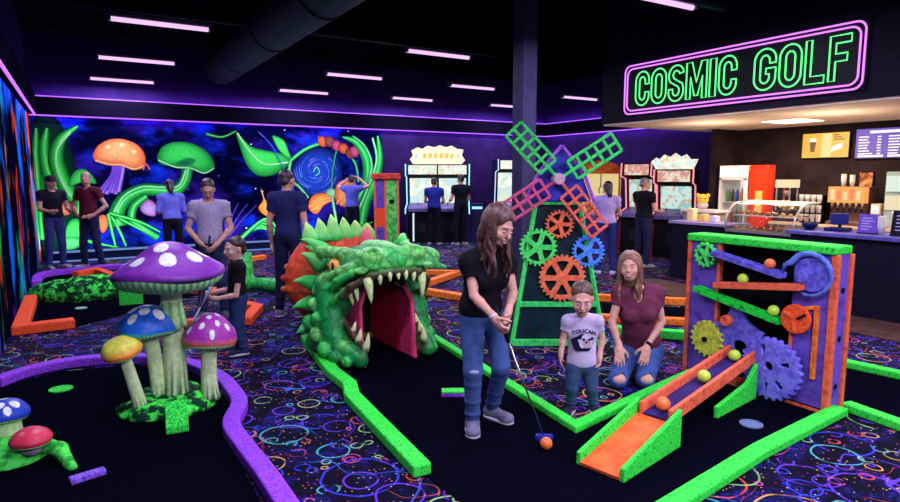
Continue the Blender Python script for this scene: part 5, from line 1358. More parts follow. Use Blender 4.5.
for sg in (-1, 1): gl.tube([J1['hd'] + H_ @ (V3(sg * .031 + .019 * math.cos(t_), -.103, -.004 + .015 * math.sin(t_)) * hq) for t_ in np.linspace(0, 5.8, 12)], .0022, 5, closed=True)
gl.tube([J1['hd'] + H_ @ (V3(x_, -.105, 0) * hq) for x_ in (-.012, .012)], .002, 5)
for sg in (-1, 1): gl.tube([J1['hd'] + H_ @ (V3(sg * .05, -.1, 0) * hq), J1['hd'] + H_ @ (V3(sg * .079, .01, .0) * hq)], .002, 5)
gl.build('glasses', M_BLACK, m1, True)
Bm = Vector((1.32, 7.68, 0)); hl = (J1['ha'][0] + J1['wr'][0] + J1['ha'][1] + J1['wr'][1]) / 4
hw = Bm + Vector(rotz(VY) @ hl); tip = gp(197, 324, .02)
p = thing('putter', 'upright putter held by the man in the light grey t-shirt', 'putter', tip); up_ = hw - Vector(tip)
MB().cyl((0, 0, 0), up_, .007, n=8).build('shaft', M_CHROME, p, True); MB().cyl(up_ * .85, up_ * 1.15, .013, n=10).build('grip', M_BLACK, p, True); MB().box((0, 0, .0), (.1, .035, .035)).build('head', mat('putter_red', S(150, 40, 50)), p, bevel=.008)
bystander('tall man in navy t-shirt and dark jeans seen from behind by the dragon', (2.14, 7.29), 1.77, 172, S(36, 40, 92), S(26, 32, 66), head=(-14, 6, 0), res=.009, shoes=S(120, 116, 140), sole=S(170, 165, 190), sw=.93, w=.92, hcol=S(46, 36, 40))
def hip(J, M, k):
    J['el'][0] = M @ V3(-.40, .05, 1.13) * k; J['wr'][0] = M @ V3(-.2, -.05, .97) * k; J['ha'][0] = M @ V3(-.10, -.09, .92) * k
    J['el'][1] = M @ V3(.36, .02, 1.13) * k; J['wr'][1] = M @ V3(.22, -.15, .97) * k; J['ha'][1] = M @ V3(.15, -.26, .95) * k
bystander('man in dark maroon shirt standing with elbow out before the mural', (.16, 13.0), 1.76, -14, S(92, 26, 44), S(36, 42, 80), head=(30, 14, 0), hcol=S(150, 120, 110), res=.013, mod=hip, stance=.1, fingers=False, sw=1.08, w=1.05)
def fwdhands(J, M, k):
    for i, sg in ((0, -1), (1, 1)):
        J['el'][i] = M @ V3(sg * .24, -.04, 1.12) * k; J['wr'][i] = M @ V3(sg * .17, -.26, 1.08) * k; J['ha'][i] = M @ V3(sg * .13, -.40, 1.10) * k
bystander('person in dark cap and black t-shirt by the left wall in profile', (-.40, 13.3), 1.70, 58, S(22, 20, 40), S(54, 60, 130), hcol=S(16, 12, 14), hair='cap', res=.013, mod=fwdhands, fingers=False)
bystander('dark-haired person in pale blue shirt half hidden behind the purple mushroom cap', (1.46, 12.2), 1.62, -150, S(110, 116, 225), S(24, 24, 44), head=(0, 26, 0), hcol=S(22, 14, 16), hair='bun', res=.013, mod=fwdhands, fingers=False, lean=.14, sleeve=1.6)
def photo(J, M, k):
    for i, sg in ((0, -1), (1, 1)):
        J['el'][i] = M @ V3(sg * .36, -.12, 1.44) * k; J['wr'][i] = M @ V3(sg * .16, -.20, 1.62) * k; J['ha'][i] = M @ V3(sg * .05, -.24, 1.70) * k
bystander('man in violet-blue t-shirt raising both hands to his head before the mural', (5.66, 13.9), 1.72, 176, S(92, 100, 205), S(20, 22, 44), hcol=S(30, 22, 24), res=.013, mod=photo, fingers=False)
bystander('player in royal blue shirt at the left seat of the double arcade cabinet', (7.45, 13.05), 1.66, 172, S(34, 52, 150), S(14, 16, 34), hcol=S(20, 16, 20), res=.014, mod=fwdhands, fingers=False)
bystander('player in black shirt at the right side of the double arcade cabinet', (8.0, 12.7), 1.74, 205, S(16, 16, 34), S(14, 16, 32), hcol=S(26, 20, 22), res=.014, mod=fwdhands, fingers=False)
bystander('dark-haired woman in lavender top seen from behind beyond the windmill', (7.75, 7.6), 1.60, 168, S(176, 158, 220), S(34, 46, 110), head=(16, 14, 0), hcol=S(24, 16, 20), hair='bun', res=.011, mod=fwdhands, fingers=False, female=True, shoes=S(190, 180, 210))
bystander('grey-haired man in black shirt playing at the arcade near the snack bar', (8.95, 7.85), 1.66, 118, S(15, 15, 24), S(30, 36, 70), head=(-16, 12, 0), hcol=S(120, 104, 100), res=.011, mod=fwdhands, fingers=False, sw=1.08, w=1.12)
# ------------------------------------------------------------------ neon sign on the soffit: local x runs along the wall towards the camera, z up
sg_ = thing('neon_sign', 'green neon lettering in a double pink violet neon frame over the snack bar', 'neon sign', (7.5, 5.28, 3.02), -90)
M_NP = emis('pink_violet_neon', (.72, .20, 1.0), 1.5); M_NG = emis('green_neon', (.11, 1.0, .26), 1.5)
MB().bb(-1.74, 1.74, -.03, 0, -.38, .38).build('backing_board', mat('sign_black', S(12, 14, 22), rough=.5), sg_, bevel=.01)
def rrect(w, h, r):
    P = []
    for cx, cz, a in ((w - r, h - r, 0), (-w + r, h - r, 90), (-w + r, -h + r, 180), (w - r, -h + r, 270)):
        P += [(cx + r * math.cos(R(a + 15 * i)), -.055, cz + r * math.sin(R(a + 15 * i))) for i in range(7)]
    return P
for w, h in ((1.72, .365), (1.67, .315)): MB().tube(rrect(w, h, .10), .0115, 8, closed=True).build('neon_frame', M_NP, sg_, True)
def letter_outline(ch):
    """outline loops in a 1 x 1 box"""
    w = .29
    def arc(cx, cz, rx, rz, a0, a1, n=14): return [(cx + rx * math.cos(R(a0 + (a1 - a0) * i / n)), cz + rz * math.sin(R(a0 + (a1 - a0) * i / n))) for i in range(n + 1)]
    if ch == 'O': return [arc(.5, .72, .5, .28, 0, 180) + arc(.5, .28, .5, .28, 180, 360), arc(.5, .70, .5 - w, .14, 0, 180) + arc(.5, .30, .5 - w, .14, 180, 360)]
    if ch == 'C': return [arc(.5, .72, .5, .28, 0, 180) + arc(.5, .28, .5, .28, 180, 360) + [(1, .38), (1 - w, .38)] + arc(.5, .30, .5 - w, .14, 360, 180) + arc(.5, .70, .5 - w, .14, 180, 0) + [(1 - w, .62), (1, .62)]]
    if ch == 'G': return [arc(.5, .72, .5, .28, 0, 180) + arc(.5, .28, .5, .28, 180, 360) + [(1, .52), (.55, .52), (.55, .38), (1 - w, .38)] + arc(.5, .30, .5 - w, .14, 360, 180) + arc(.5, .70, .5 - w, .14, 180, 0) + [(1 - w, .64), (1, .64)]]
    if ch == 'S': return [arc(.5, .74, .5, .26, 10, 180) + [(0, .68), (.08, .56), (.62, .40), (1 - w, .34)] + arc(.5, .27, .5 - w, .12, 0, -180) + [(w, .34), (0, .34)] + arc(.5, .26, .5, .26, 180, 360) + [(1, .34), (.92, .47), (.38, .63), (w, .70)] + arc(.5, .74, .5 - w, .11, 180, 10)]
    if ch == 'M': return [[(0, 0), (0, 1), (.27, 1), (.5, .45), (.73, 1), (1, 1), (1, 0), (.79, 0), (.79, .6), (.58, .08), (.42, .08), (.21, .6), (.21, 0)]]
    if ch == 'I': return [[(0, 0), (0, 1), (1, 1), (1, 0)]]
    if ch == 'L': return [[(0, 0), (0, 1), (.3, 1), (.3, .17), (1, .17), (1, 0)]]
    if ch == 'F': return [[(0, 0), (0, 1), (1, 1), (1, .83), (.3, .83), (.3, .6), (.85, .6), (.85, .43), (.3, .43), (.3, 0)]]
x = -1.50; hgt = .50
LW = {'C': .265, 'O': .275, 'S': .265, 'M': .34, 'I': .095, 'G': .29, 'L': .23, 'F': .235}
LW = {k: v * .965 for k, v in LW.items()}
for ch in 'COSMIC GOLF':
    if ch == ' ': x += .20; continue
    mb = MB(); mb.smooth = True
    for lp in letter_outline(ch): mb.tube([(x + px_ * LW[ch], -.055, -.25 + pz_ * hgt) for px_, pz_ in lp], .0105, 8, closed=True)
    mb.build('neon_letter', M_NG, sg_, True)
    mb = MB()
    x += LW[ch] + .048
# ------------------------------------------------------------------ snack bar: counters along y; equipment faces -x
M_CTOP = mat('violet_blue_counter', S(96, 92, 170), S(80, 76, 150), 10, rough=.35)
M_CFRONT = mat('black_counter_front', S(16, 15, 34), rough=.6)
M_STEEL = mat('warm_steel', (.6, .55, .5), rough=.3, metal=.8)
def unit(name, label, cat, x, y, z=0, rz=-90, group=None): return thing(name, label, cat, (x, y, z), rz, group)   # local x along the bar towards the camera, local -y to the customer
c = unit('snack_counter', 'long black snack bar counter with violet-blue top', 'counter', 8.0, 3.0)
MB().bb(-1.55, 3.5, 0, .55, 0, .95).build('body', M_CFRONT, c); MB().bb(-1.6, 3.5, -.06, .6, .95, 1.0).build('worktop', M_CTOP, c, bevel=.008)
MB().bb(-1.55, 3.5, .05, .5, 0, .08).build('plinth', M_BLACK, c)
c = unit('back_counter', 'back counter of the snack bar along the charcoal wall', 'counter', 9.75, 3.2)
MB().bb(-2.7, 3.5, 0, .6, 0, .92).build('body', mat('beige_cabinet', S(196, 168, 142), rough=.6), c); MB().bb(-2.72, 3.5, -.03, .62, .92, .96).build('worktop', mat('tan_top', S(214, 184, 150), rough=.4), c)
for k in range(6): MB().bb(-2.6 + k, -1.72 + k, -.015, .0, .12, .86).build('door', MATS['beige_cabinet'], c, bevel=.006)
# glass pastry case
pc = unit('pastry_case', 'curved glass pastry display case with shelves of food on the counter', 'display case', 8.05, 5.06, 0)
MB().bb(-.50, .50, .0, .62, 0, .90).build('base', M_CFRONT, pc)
MB().bb(-.50, .50, .02, .60, .90, .94).build('deck', M_STEEL, pc)
arc = [(.02, .94)] + [(.02 + .34 * (1 - math.cos(R(a))), 1.02 + .30 * math.sin(R(a))) for a in range(0, 91, 10)] + [(.60, 1.32)]
mb = MB(); mb.smooth = True; n = len(arc)
mb._add([(s_ * .49, y, z) for s_ in (-1, 1) for y, z in arc], [(i, i + 1, n + i + 1, n + i) for i in range(n - 1)])
go = mb.build('curved_glass', glass_mat('case_glass'), pc, True); so = go.modifiers.new('thickness', 'SOLIDIFY'); so.thickness = .006
for s_ in (-1, 1):
    MB().tube([(s_ * .50, y, z) for y, z in arc], .013, 8).build('side_frame', MATS['warm_steel'], pc, True)
    MB().prism([(.03, .94)] + arc[1:] + [(.6, .94)], .006, YZ(s_ * .495)).build('side_glass', MATS['case_glass'], pc)
MB().bb(-.50, .50, .40, .61, 1.315, 1.345).build('top_board', mat('cream_laminate', S(236, 222, 200), rough=.4), pc)
MB().bb(-.48, .48, .16, .56, 1.13, 1.14).build('shelf', mat('pale_shelf', S(230, 220, 200), rough=.3), pc)
MB().bb(-.47, .47, .36, .40, 1.30, 1.315).build('case_light', emis('case_tube', (1, .85, .62), 4.0), pc)
random.seed(11)
FOODS = [('muffin', 'golden muffin', S(214, 150, 80)), ('doughnut', 'brown ring doughnut', S(120, 70, 44)), ('bread_roll', 'pale bread roll', S(232, 190, 120)), ('cookie', 'flat dark cookie', S(150, 96, 56))]
def food(kind, p, colr):
    mb = MB(); mb.smooth = True
    if kind == 'muffin': mb.lathe([(.024, 0), (.032, .03), (.038, .035), (.032, .055), (.015, .066), (0, .068)], n=14)
    elif kind == 'doughnut': mb.tube([(.027 * math.cos(R(a)), .027 * math.sin(R(a)), .014) for a in range(0, 360, 30)], .014, 8, closed=True)
    elif kind == 'bread_roll': mb.ball((0, 0, .022), .036, 14, sq=(1, .8, .62))
    else: mb.lathe([(.036, 0), (.038, .008), (.03, .014), (0, .015)], n=14)
    return mb.build(kind, mat('food_' + kind, colr, tuple(c * .7 for c in colr), 60), None, loc=p)
W_ = lambda u, l, lx, ly, lz: None
rows = ((1.14, .26, 'upper shelf, front row'), (1.14, .44, 'upper shelf, back row'), (.94, .20, 'case floor, front row'), (.94, .42, 'case floor, back row'))
for ri, (z, ly, rn) in enumerate(rows):
    for k in range(9):
        lx = -.42 + .105 * k; f = FOODS[(ri + k // 3) % 4]
        o = food(f[0], (8.05 + ly, 5.06 - lx, z + .002), f[2])
        tag(o, '%s in the pastry case, %s, %s from the far end' % (f[1], rn, ('first', 'second', 'third', 'fourth', 'fifth', 'sixth', 'seventh', 'eighth', 'ninth')[k]), 'pastry', 'food in the pastry case')
# fridge with glass door
fr = unit('drinks_fridge', 'tall white drinks fridge with lit header and glass door', 'fridge', 9.70, 6.60)
M_FW = mat('fridge_white', S(232, 226, 220), rough=.35)
MB().bb(-.26, .26, .04, .62, 0, .12).bb(-.26, -.23, .04, .62, .12, 1.66).bb(.23, .26, .04, .62, .12, 1.66).bb(-.26, .26, .58, .62, .12, 1.66).bb(-.26, .26, .02, .62, 1.66, 1.88).build('body', M_FW, fr)
MB().bb(-.24, .24, .004, .02, 1.68, 1.86).build('header_panel', emis('header_glow', (1, .92, .75), 1.3), fr)
for z in (.15, .52, .88, 1.24): MB().bb(-.225, .225, .08, .56, z, z + .012).build('shelf', M_FW, fr)
MB().bb(-.21, .21, .56, .575, .2, 1.62).build('back_light', emis('fridge_glow', (1, .97, .92), .9), fr)
d = MB().bb(-.25, -.22, .005, .04, .12, 1.66).bb(.22, .25, .005, .04, .12, 1.66).bb(-.25, .25, .005, .04, 1.63, 1.66).bb(-.25, .25, .005, .04, .12, .16).build('door', M_FW, fr)
MB().bb(-.22, .22, .018, .024, .16, 1.63).build('glass', glass_mat('door_glass', alpha=.08), d); MB().bb(.19, .205, -.03, .005, .7, 1.2).build('handle', M_STEEL, d)
BC = [('red', S(200, 40, 40)), ('green', S(60, 140, 70)), ('dark brown', S(60, 34, 26)), ('blue', S(50, 80, 180)), ('amber', S(210, 140, 50))]
def bottle(p, colr, key):
    mb = MB(); mb.smooth = True; mb.lathe([(.03, 0), (.032, .01), (.032, .15), (.012, .2), (.012, .23), (0, .232)], n=12)
    o = mb.build('bottle', mat('bottle_' + key, colr, rough=.2, spec=.6), None, loc=p); MB().cyl((0, 0, .222), (0, 0, .245), .014, n=10).build('cap', M_WHITE, o); return o
for r_, z in enumerate((.164, .534, .894, 1.254)):
    for k in range(5):
        nme, colr = BC[(r_ * 2 + k) % 5]
        tag(bottle((9.70 + .17, 6.60 + .17 - .085 * k, z), colr, nme.replace(' ', '_')), '%s bottle in the fridge, %s shelf, %s from the far side' % (nme, ('bottom', 'second', 'third', 'top')[r_], ('first', 'second', 'third', 'fourth', 'fifth')[k]), 'bottle', 'bottles in the drinks fridge')
# red cooler
rc = unit('red_cooler', 'red upright drinks cabinet beside the white fridge', 'drinks cabinet', 9.76, 6.15)
M_RED2 = mat('cooler_red', S(214, 52, 28), rough=.4)
MB().bb(-.17, .15, 0, .22, 0, 1.88).build('body', M_RED2, rc, bevel=.01); MB().bb(-.16, .14, -.02, .0, .1, 1.8).build('door', mat('cooler_front', S(232, 62, 30), rough=.35), rc, bevel=.008)
MB().bb(-.03, .09, -.03, -.02, 1.05, 1.45).build('badge', mat('badge_gold', S(250, 190, 90)), rc); MB().bb(-.165, -.145, -.05, -.02, .8, 1.2).build('handle', M_STEEL, rc)
# popcorn machine
pm_ = unit('popcorn_machine', 'small glass popcorn machine with lit striped top on the back counter', 'popcorn machine', 9.85, 5.78, .96)
MB().bb(-.12, .12, 0, .24, 0, .18).build('base', mat('dark_base', S(50, 30, 30)), pm_); MB().bb(-.13, .13, -.01, .25, .55, .68).build('lit_top', emis('popcorn_top', (1, .72, .42), 1.0), pm_)
for sx in (-.11, .11):
    for y in (.01, .23): MB().bb(sx - .01, sx + .01, y - .01, y + .01, .18, .55).build('post', M_STEEL, pm_)
MB().bb(-.11, .11, .008, .012, .18, .55).build('glass', MATS['door_glass'], pm_); MB().ball((0, .12, .46), .06, 16, sq=(1, 1, .8)).build('kettle', M_STEEL, pm_, True)
s = SDF(.01); random.seed(2)
for i in range(40): s.ell((random.uniform(-.08, .08), random.uniform(.05, .2), .2 + random.uniform(0, .12)), .03)
tag(s.build('popcorn', mat('popcorn_yellow', S(250, 225, 140), S(235, 190, 100), 50), pm_, .012), kind='stuff')
# two small boxes by the popcorn machine
for i, (y, h, cc, nm) in enumerate(((5.84, .2, S(230, 200, 150), 'cream box beside the popcorn machine'), (5.57, .16, S(120, 60, 44), 'brown box right of the popcorn machine'))):
    o = MB().bb(-.07, .07, -.05, .05, 0, h).build('carton', mat('carton_%d' % i, cc), bevel=.006, loc=(10.2, y, .962)); MB().bb(-.072, .072, -.02, .02, h, h + .004).build('tape_strip', M_WHITE, o); tag(o, nm, 'box')
# cup rack
cr = unit('cup_rack', 'black rack holding stacks of white cups', 'cup rack', 9.86, 5.30, .96)
MB().bb(-.19, .19, 0, .03, 0, .44).bb(-.19, .19, .27, .3, 0, .44).bb(-.19, -.17, 0, .3, 0, .44).bb(.17, .19, 0, .3, 0, .44).build('frame', M_BLACK, cr)
for z in (.02, .16, .30): MB().bb(-.17, .17, .03, .27, z, z + .012).build('shelf', M_DARKMETAL, cr)
mw = mat('paper_cup', S(238, 230, 218), rough=.5)
def cups(x, y, z, n, label, r=.036):
    mb = MB(); mb.smooth = True
    for k in range(n): mb.lathe([(r * .72, k * .012), (r, .085 + k * .012), (r * 1.06, .088 + k * .012), (r * .95, .084 + k * .012), (r * .7, .01 + k * .012)], n=16)
    o = mb.build('cup_stack', mw, None, loc=(x, y, z)); tag(o, label, 'cups', 'stacks of white cups')
for r_, z in enumerate((.993, 1.133, 1.273)):
    for k in range(4): cups(9.80, 5.435 - .09 * k, z, 3 if r_ < 2 else 5, 'stack of white cups on the black rack, %s shelf, %s from the fridge side' % (('lowest', 'middle', 'top')[r_], ('first', 'second', 'third', 'fourth')[k]))
# soda fountain
sf_ = unit('soda_fountain', 'wide soda fountain with glowing orange sign over its nozzles', 'soda fountain', 9.80, 4.80, .96)
MB().bb(-.26, .26, .12, .4, 0, .58).bb(-.26, .26, .0, .4, 0, .05).build('body', mat('fountain_brown', S(96, 62, 48), rough=.4), sf_, bevel=.006)
MB().bb(-.26, .26, .03, .14, .34, .58).build('sign_panel', emis('fountain_sign', (.95, .36, .07), 1.0), sf_)
for k in range(5): MB().bb(-.22 + .09 * k, -.165 + .09 * k, .024, .03, .38 + .015 * (k % 2), .54 - .02 * (k % 3)).build('picture', emis('fountain_pic_%d' % (k % 2), ((1, .7, .35), (.9, .2, .06))[k % 2], 1.0), sf_)
for k in range(6):
    MB().cyl((-.21 + .084 * k, .08, .34), (-.21 + .084 * k, .08, .26), .02, .014, 12).build('nozzle', M_CHROME, sf_, True)
    MB().bb(-.225 + .084 * k, -.195 + .084 * k, .06, .075, .19, .26).build('lever', M_BLACK, sf_)
MB().bb(-.24, .24, .01, .12, .05, .06).build('drip_tray', M_STEEL, sf_)
cups(9.98, 4.92, 1.545, 9, 'tall stack of white cups on top of the soda fountain, far one'); cups(9.98, 4.80, 1.545, 8, 'tall stack of white cups on top of the soda fountain, near one')
# framed picture and menu boards on the back wall
o = unit('poster', 'small framed orange food poster between soda fountain and menu boards', 'poster', 10.4, 4.80, 1.62)
MB().bb(-.11, .11, -.02, 0, -.15, .15).build('frame', M_BLACK, o); MB().bb(-.09, .09, -.024, -.02, -.13, .13).build('print', mat('poster_print', S(120, 60, 40), S(214, 150, 90), 9, lo=.45, hi=.6), o)
b1_ = unit('menu_board', 'lit yellow menu board with drink and snack pictures', 'menu board', 10.4, 5.43, 2.19)
MB().bb(-.37, .37, -.05, 0, -.205, .205).build('case', M_BLACK, b1_); MB().bb(-.36, .36, -.054, -.05, -.195, .195).build('screen', emis('menu_yellow', (.95, .50, .05), 1.0), b1_)
MB().bb(-.05, .1, -.057, -.054, -.185, .185).build('pale_field', emis('menu_pale', (1, .74, .30), 1.0), b1_)
MB().prism([(-.22, -.1), (-.16, -.1), (-.14, .06), (-.24, .06)], .004, XZ(-.060)).build('drink_picture', emis('menu_brown', (.22, .08, .03), .8), b1_)
MB().prism([(-.25, .06), (-.13, .06), (-.15, .12), (-.23, .12)], .004, XZ(-.060)).build('drink_picture', emis('menu_white', (1, .95, .85), 1.1), b1_)
MB().prism([(.10, -.11), (.26, -.05), (.28, .04), (.12, -.02)], .004, XZ(-.060)).build('snack_picture', emis('menu_white', (1, 1, 1), 1), b1_)
for k in range(3): MB().bb(.13, .29 - .04 * k, -.060, -.056, .08 + .035 * k, .095 + .035 * k).build('text_line', MATS['menu_brown'], b1_)
MB().bb(-.1, .1, -.02, 0, -.1, .1).build('wall_mount', M_DARKMETAL, b1_)
b2_ = unit('menu_board', 'lit purple menu board with columns of white price lines', 'menu board', 10.4, 4.56, 2.19)
MB().bb(-.42, .42, -.05, 0, -.23, .23).build('case', M_BLACK, b2_); MB().bb(-.41, .41, -.054, -.05, -.22, .22).build('screen', emis('menu_purple', (.13, .05, .50), 1.0), b2_)
MB().bb(-.22, .22, -.058, -.054, .15, .19).build('heading', MATS['menu_white'], b2_)
random.seed(4)
mb = MB()
for cx in (-.37, .04):
    for k in range(7):
        z = .09 - .042 * k; w = random.uniform(.12, .21); mb.bb(cx, cx + w, -.058, -.054, z, z + .018).bb(cx + .26, cx + .31, -.058, -.054, z, z + .018)
mb.bb(-.37, -.02, -.058, -.054, -.205, -.175).bb(.04, .36, -.058, -.054, -.205, -.175)
mb.build('price_lines', MATS['menu_white'], b2_)
MB().bb(-.1, .1, -.02, 0, -.1, .1).build('wall_mount', M_DARKMETAL, b2_)
# ice cream machine at the right edge
ic = unit('soft_serve_machine', 'tall cream soft-serve machine with lit panels at the right edge', 'soft-serve machine', 9.80, 4.05, .96)
MB().bb(-.26, .26, .08, .55, 0, .80).build('body', mat('teal_grey', S(150, 168, 160), rough=.35), ic, bevel=.01)
MB().bb(-.24, .24, .06, .09, .52, .74).build('upper_panel', emis('soft_panel', (.85, 1, .9), .8), ic); MB().bb(-.24, .24, .06, .09, .26, .46).build('lower_panel', emis('soft_panel_warm', (1, .85, .55), .8), ic)
for k in (-.1, .1): MB().cyl((k, .02, .24), (k, .02, .16), .025, .012, 12).build('spout', M_CHROME, ic, True)
MB().bb(-.2, .2, -.02, .1, 0, .03).build('drip_tray', M_STEEL, ic)
# things on the front counter
ps = unit('cash_register', 'blue touch-screen cash register on the violet counter', 'cash register', 8.2, 4.12, 1.0)
MB().bb(-.13, .13, 0, .2, 0, .05).build('base', mat('register_blue', S(26, 32, 84), rough=.4), ps, bevel=.015)
o = MB().bb(-.10, .10, -.01, .01, 0, .15).build('screen', mat('register_screen', S(56, 66, 140), rough=.2), ps, loc=(.0, .12, .09)); o.rotation_euler = (R(25), 0, R(30)); MB().cyl((0, .14, .05), (0, .14, .12), .02, n=10).build('stand', M_BLACK, ps)
tr = unit('tip_bowl', 'dark blue bowl on the counter by the pastry case', 'bowl', 8.2, 4.42, 1.0)
MB().lathe([(.05, 0), (.09, .05), (.1, .09), (.09, .09), (.08, .05), (0, .02)], n=28).build('bowl', mat('bowl_navy', S(24, 30, 90), rough=.3), tr, True)
for y, lab, cc, h in ((3.74, 'purple upright menu card on the counter', S(112, 84, 190), .24), (3.34, 'black chalk menu board standing on the counter near the right edge', S(20, 18, 34), .30)):
    t_ = unit('counter_card', lab, 'menu card', 8.22, y, 1.0)
    w = .11 if h < .28 else .15
    o = MB().bb(-w, w, -.008, .008, 0, h).build('card', mat('card_%d' % int(y * 100), cc), t_); o.rotation_euler[0] = R(-8)
    mb = MB()
    for k in range(5): mb.bb(-w * .7, w * (.1 + .12 * ((k * 3) % 5)), -.011, -.008, h * .2 + k * h * .14, h * .2 + k * h * .14 + .012)
    mb.build('text_lines', mat('chalk_white', S(190, 180, 220)), o); MB().bb(-w, w, -.03, .06, 0, .012).build('foot', M_BLACK, t_)
cups(8.25, 3.60, 1.002, 12, 'tall stack of white cups on the front counter between the two cards', .045)
nb = unit('tan_box', 'tan upright box on the back counter left of the soft-serve machine', 'box', 9.85, 4.40, .96)
MB().bb(-.06, .06, 0, .2, 0, .34).build('body', mat('tan_card', S(214, 180, 140)), nb); MB().bb(-.05, .05, -.004, 0, .2, .32).build('panel', M_WHITE, nb)
# ------------------------------------------------------------------ small counter between arcade and fridge
kc = unit('prize_counter', 'low cream counter block between the arcade and the fridge', 'counter', 8.5, 6.45, 0)
MB().bb(-.40, .62, 0, .5, 0, .92).build('body', M_CFRONT, kc); MB().bb(-.44, .66, -.04, .54, .92, .96).build('worktop', mat('lilac_top', S(150, 140, 190), rough=.4), kc)
kb = unit('prize_cabinet', 'dull beige cabinet with a pale top beside the arcade cabinets', 'cabinet', 9.16, 6.84, 0)
MB().bb(-.30, .30, 0, .4, 0, 1.08).build('body', mat('dull_beige', S(150, 138, 124), rough=.6), kb); MB().bb(-.34, .34, -.04, .42, 1.08, 1.12).build('top', mat('pale_top', S(226, 214, 204), rough=.5), kb)
pz = thing('prize_toy', 'golden round-faced toy sitting on the beige cabinet', 'toy', (9.34, 6.9, 1.12), -50)
MB().ball((0, 0, .17), .10, 20, sq=(1, .8, 1)).build('head', mat('toy_gold', S(240, 180, 70)), pz, True); MB().ball((0, 0, .07), .09, 18, sq=(1.1, .8, .8)).build('body', mat('toy_grey', S(190, 170, 170)), pz, True)
for sx in (-1, 1): MB().ball((sx * .08, 0, .24), .04, 12).build('ear', MATS['toy_gold'], pz, True); MB().ball((sx * .035, -.075, .19), .013, 8).build('eye', M_BLACK, pz, True)
for i, (dx, h, cc) in enumerate(((-.12, .2, S(238, 214, 150)), (.10, .12, S(230, 190, 110)), (.3, .1, S(200, 200, 225)))):
    o = MB().bb(-.06, .06, -.06, .06, 0, h).build('prize_box', mat('prize_box_%d' % i, cc), bevel=.008, loc=(8.74, 6.52 - dx, .962)); MB().bb(-.062, .062, -.015, .015, h, h + .004).build('ribbon', M_WHITE, o)
    tag(o, ('tall pale yellow box', 'small yellow box', 'small white box')[i] + ' on the low counter by the arcade', 'box', 'small boxes on the low counter')
# ------------------------------------------------------------------ arcade
def picture_mat(name, cols, s, scale=5):
    m, t, b = base_mat(name); P = t.coord(); n = t.noise(P, scale, 4, .6); n2 = t.noise(P, scale * 2.3, 2)
    c = t.mix(t.step(n, .42, .5), cols[0], cols[1]); c = t.mix(t.step(n2, .56, .62), c, cols[2]); 
    b.inputs['Base Color'].default_value = (.02, .02, .02, 1); b.inputs['Roughness'].default_value = .2
    t.link(c, b.inputs['Emission Color']); b.inputs['Emission Strength'].default_value = s; return m
def arcade(label, x, y, rz, w, h, scr, marq, trim, side, seats=1, cat='arcade cabinet', topper=None, z_s=(.98, 1.55)):
    t = thing('arcade_cabinet', label, cat, (x, y, 0), rz)
    d = .8; mz = h - .28
    prof = [(0.0, 0), (d, 0), (d, h), (.12, h), (.10, mz), (.42, mz - .06), (.52, .98), (-.04, .86), (-.04, .76), (.08, .70)]
    for sx in (-1, 1):
        MB().prism(prof, .04, (lambda sx: lambda a, z, q_: (sx * (w / 2 - .04) + sx * q_, a, z))(sx)).build('side_panel', side, t)
        MB().tube([(sx * w / 2, -.045, .74), (sx * w / 2, -.045, .87), (sx * w / 2, .50, .985), (sx * w / 2, .405, mz - .06), (sx * w / 2, .085, mz), (sx * w / 2, .11, h)], .016, 6).build('edge_light', trim, t, True)
    MB().bb(-w / 2 + .04, w / 2 - .04, .09, d, 0, .72).build('base', M_BLACK, t); MB().bb(-w / 2 + .04, w / 2 - .04, .6, d, .7, h).build('back', M_BLACK, t)
    n = seats; ww = (w - .1) / n
    for k in range(n):
        cx = -w / 2 + .05 + ww * (k + .5)
        s0, s1 = Vector((cx, .50, 1.0)), Vector((cx, .42, mz - .08))
        MB().beam(s0, s1, ww - .06, .03, up=(0, -1, 0)).build('screen', scr, t)
        o = MB().prism([(-.03, .88), (.5, .995), (.5, .95), (-.03, .80)], ww - .02, (lambda cx: lambda a, z, q_: (cx - ww / 2 + .01 + q_, a, z))(cx)).build('control_panel', mat('control_panel', S(120, 110, 170), S(90, 80, 140), 8, rough=.4), t)
        MB().cyl((cx - .12, .14, .92), (cx - .12, .13, 1.0), .008, n=8).ball((cx - .12, .13, 1.01), .022, 10).build('joystick', mat('joystick_red', S(220, 40, 50)), o)
        for j in range(4): MB().cyl((cx + .02 + .05 * j, .14 + .03 * (j % 2), .915 + .006 * (j % 2)), (cx + .02 + .05 * j, .135 + .03 * (j % 2), .94 + .006 * (j % 2)), .016, n=10).build('button', mat('button_%d' % j, (S(240, 220, 60), S(60, 200, 240), S(240, 80, 80), S(230, 230, 240))[j]), o)
        MB().bb(cx - ww / 2 + .02, cx + ww / 2 - .02, .10, .14, mz + .02, h - .03).build('marquee', marq, t)
        MB().bb(cx - .09, cx + .09, .07, .09, .25, .5).build('coin_door', M_DARKMETAL, t)
    if seats > 1:
        for cx in (-w / 2 + .2, .03): MB().cyl((cx, .0, .04), (cx, .0, .76), .022, n=10).build('light_post', T_CY if cx > 0 else T_WH, t)
    if topper: topper(t, w, h)
    return t
SCR_A = picture_mat('game_picture_pale', (S(240, 250, 240), S(196, 226, 226), S(236, 226, 170)), 1.1, 4); SCR_B = picture_mat('game_picture_teal', (S(150, 205, 205), S(206, 236, 228), S(220, 170, 130)), .95, 5)
MARQ = picture_mat('marquee_picture', (S(250, 240, 215), S(210, 232, 226), S(230, 196, 150)), 1.15, 7); MARQ_R = picture_mat('marquee_picture_red', (S(240, 226, 214), S(214, 150, 140), S(240, 210, 160)), 1.0, 6)
T_CY = emis('cyan_edge_light', (.35, .9, .95), 1.3); T_PK = emis('pink_edge_light', (1, .32, .42), 1.1); T_WH = emis('white_edge_light', (.7, .85, 1), 1.0)
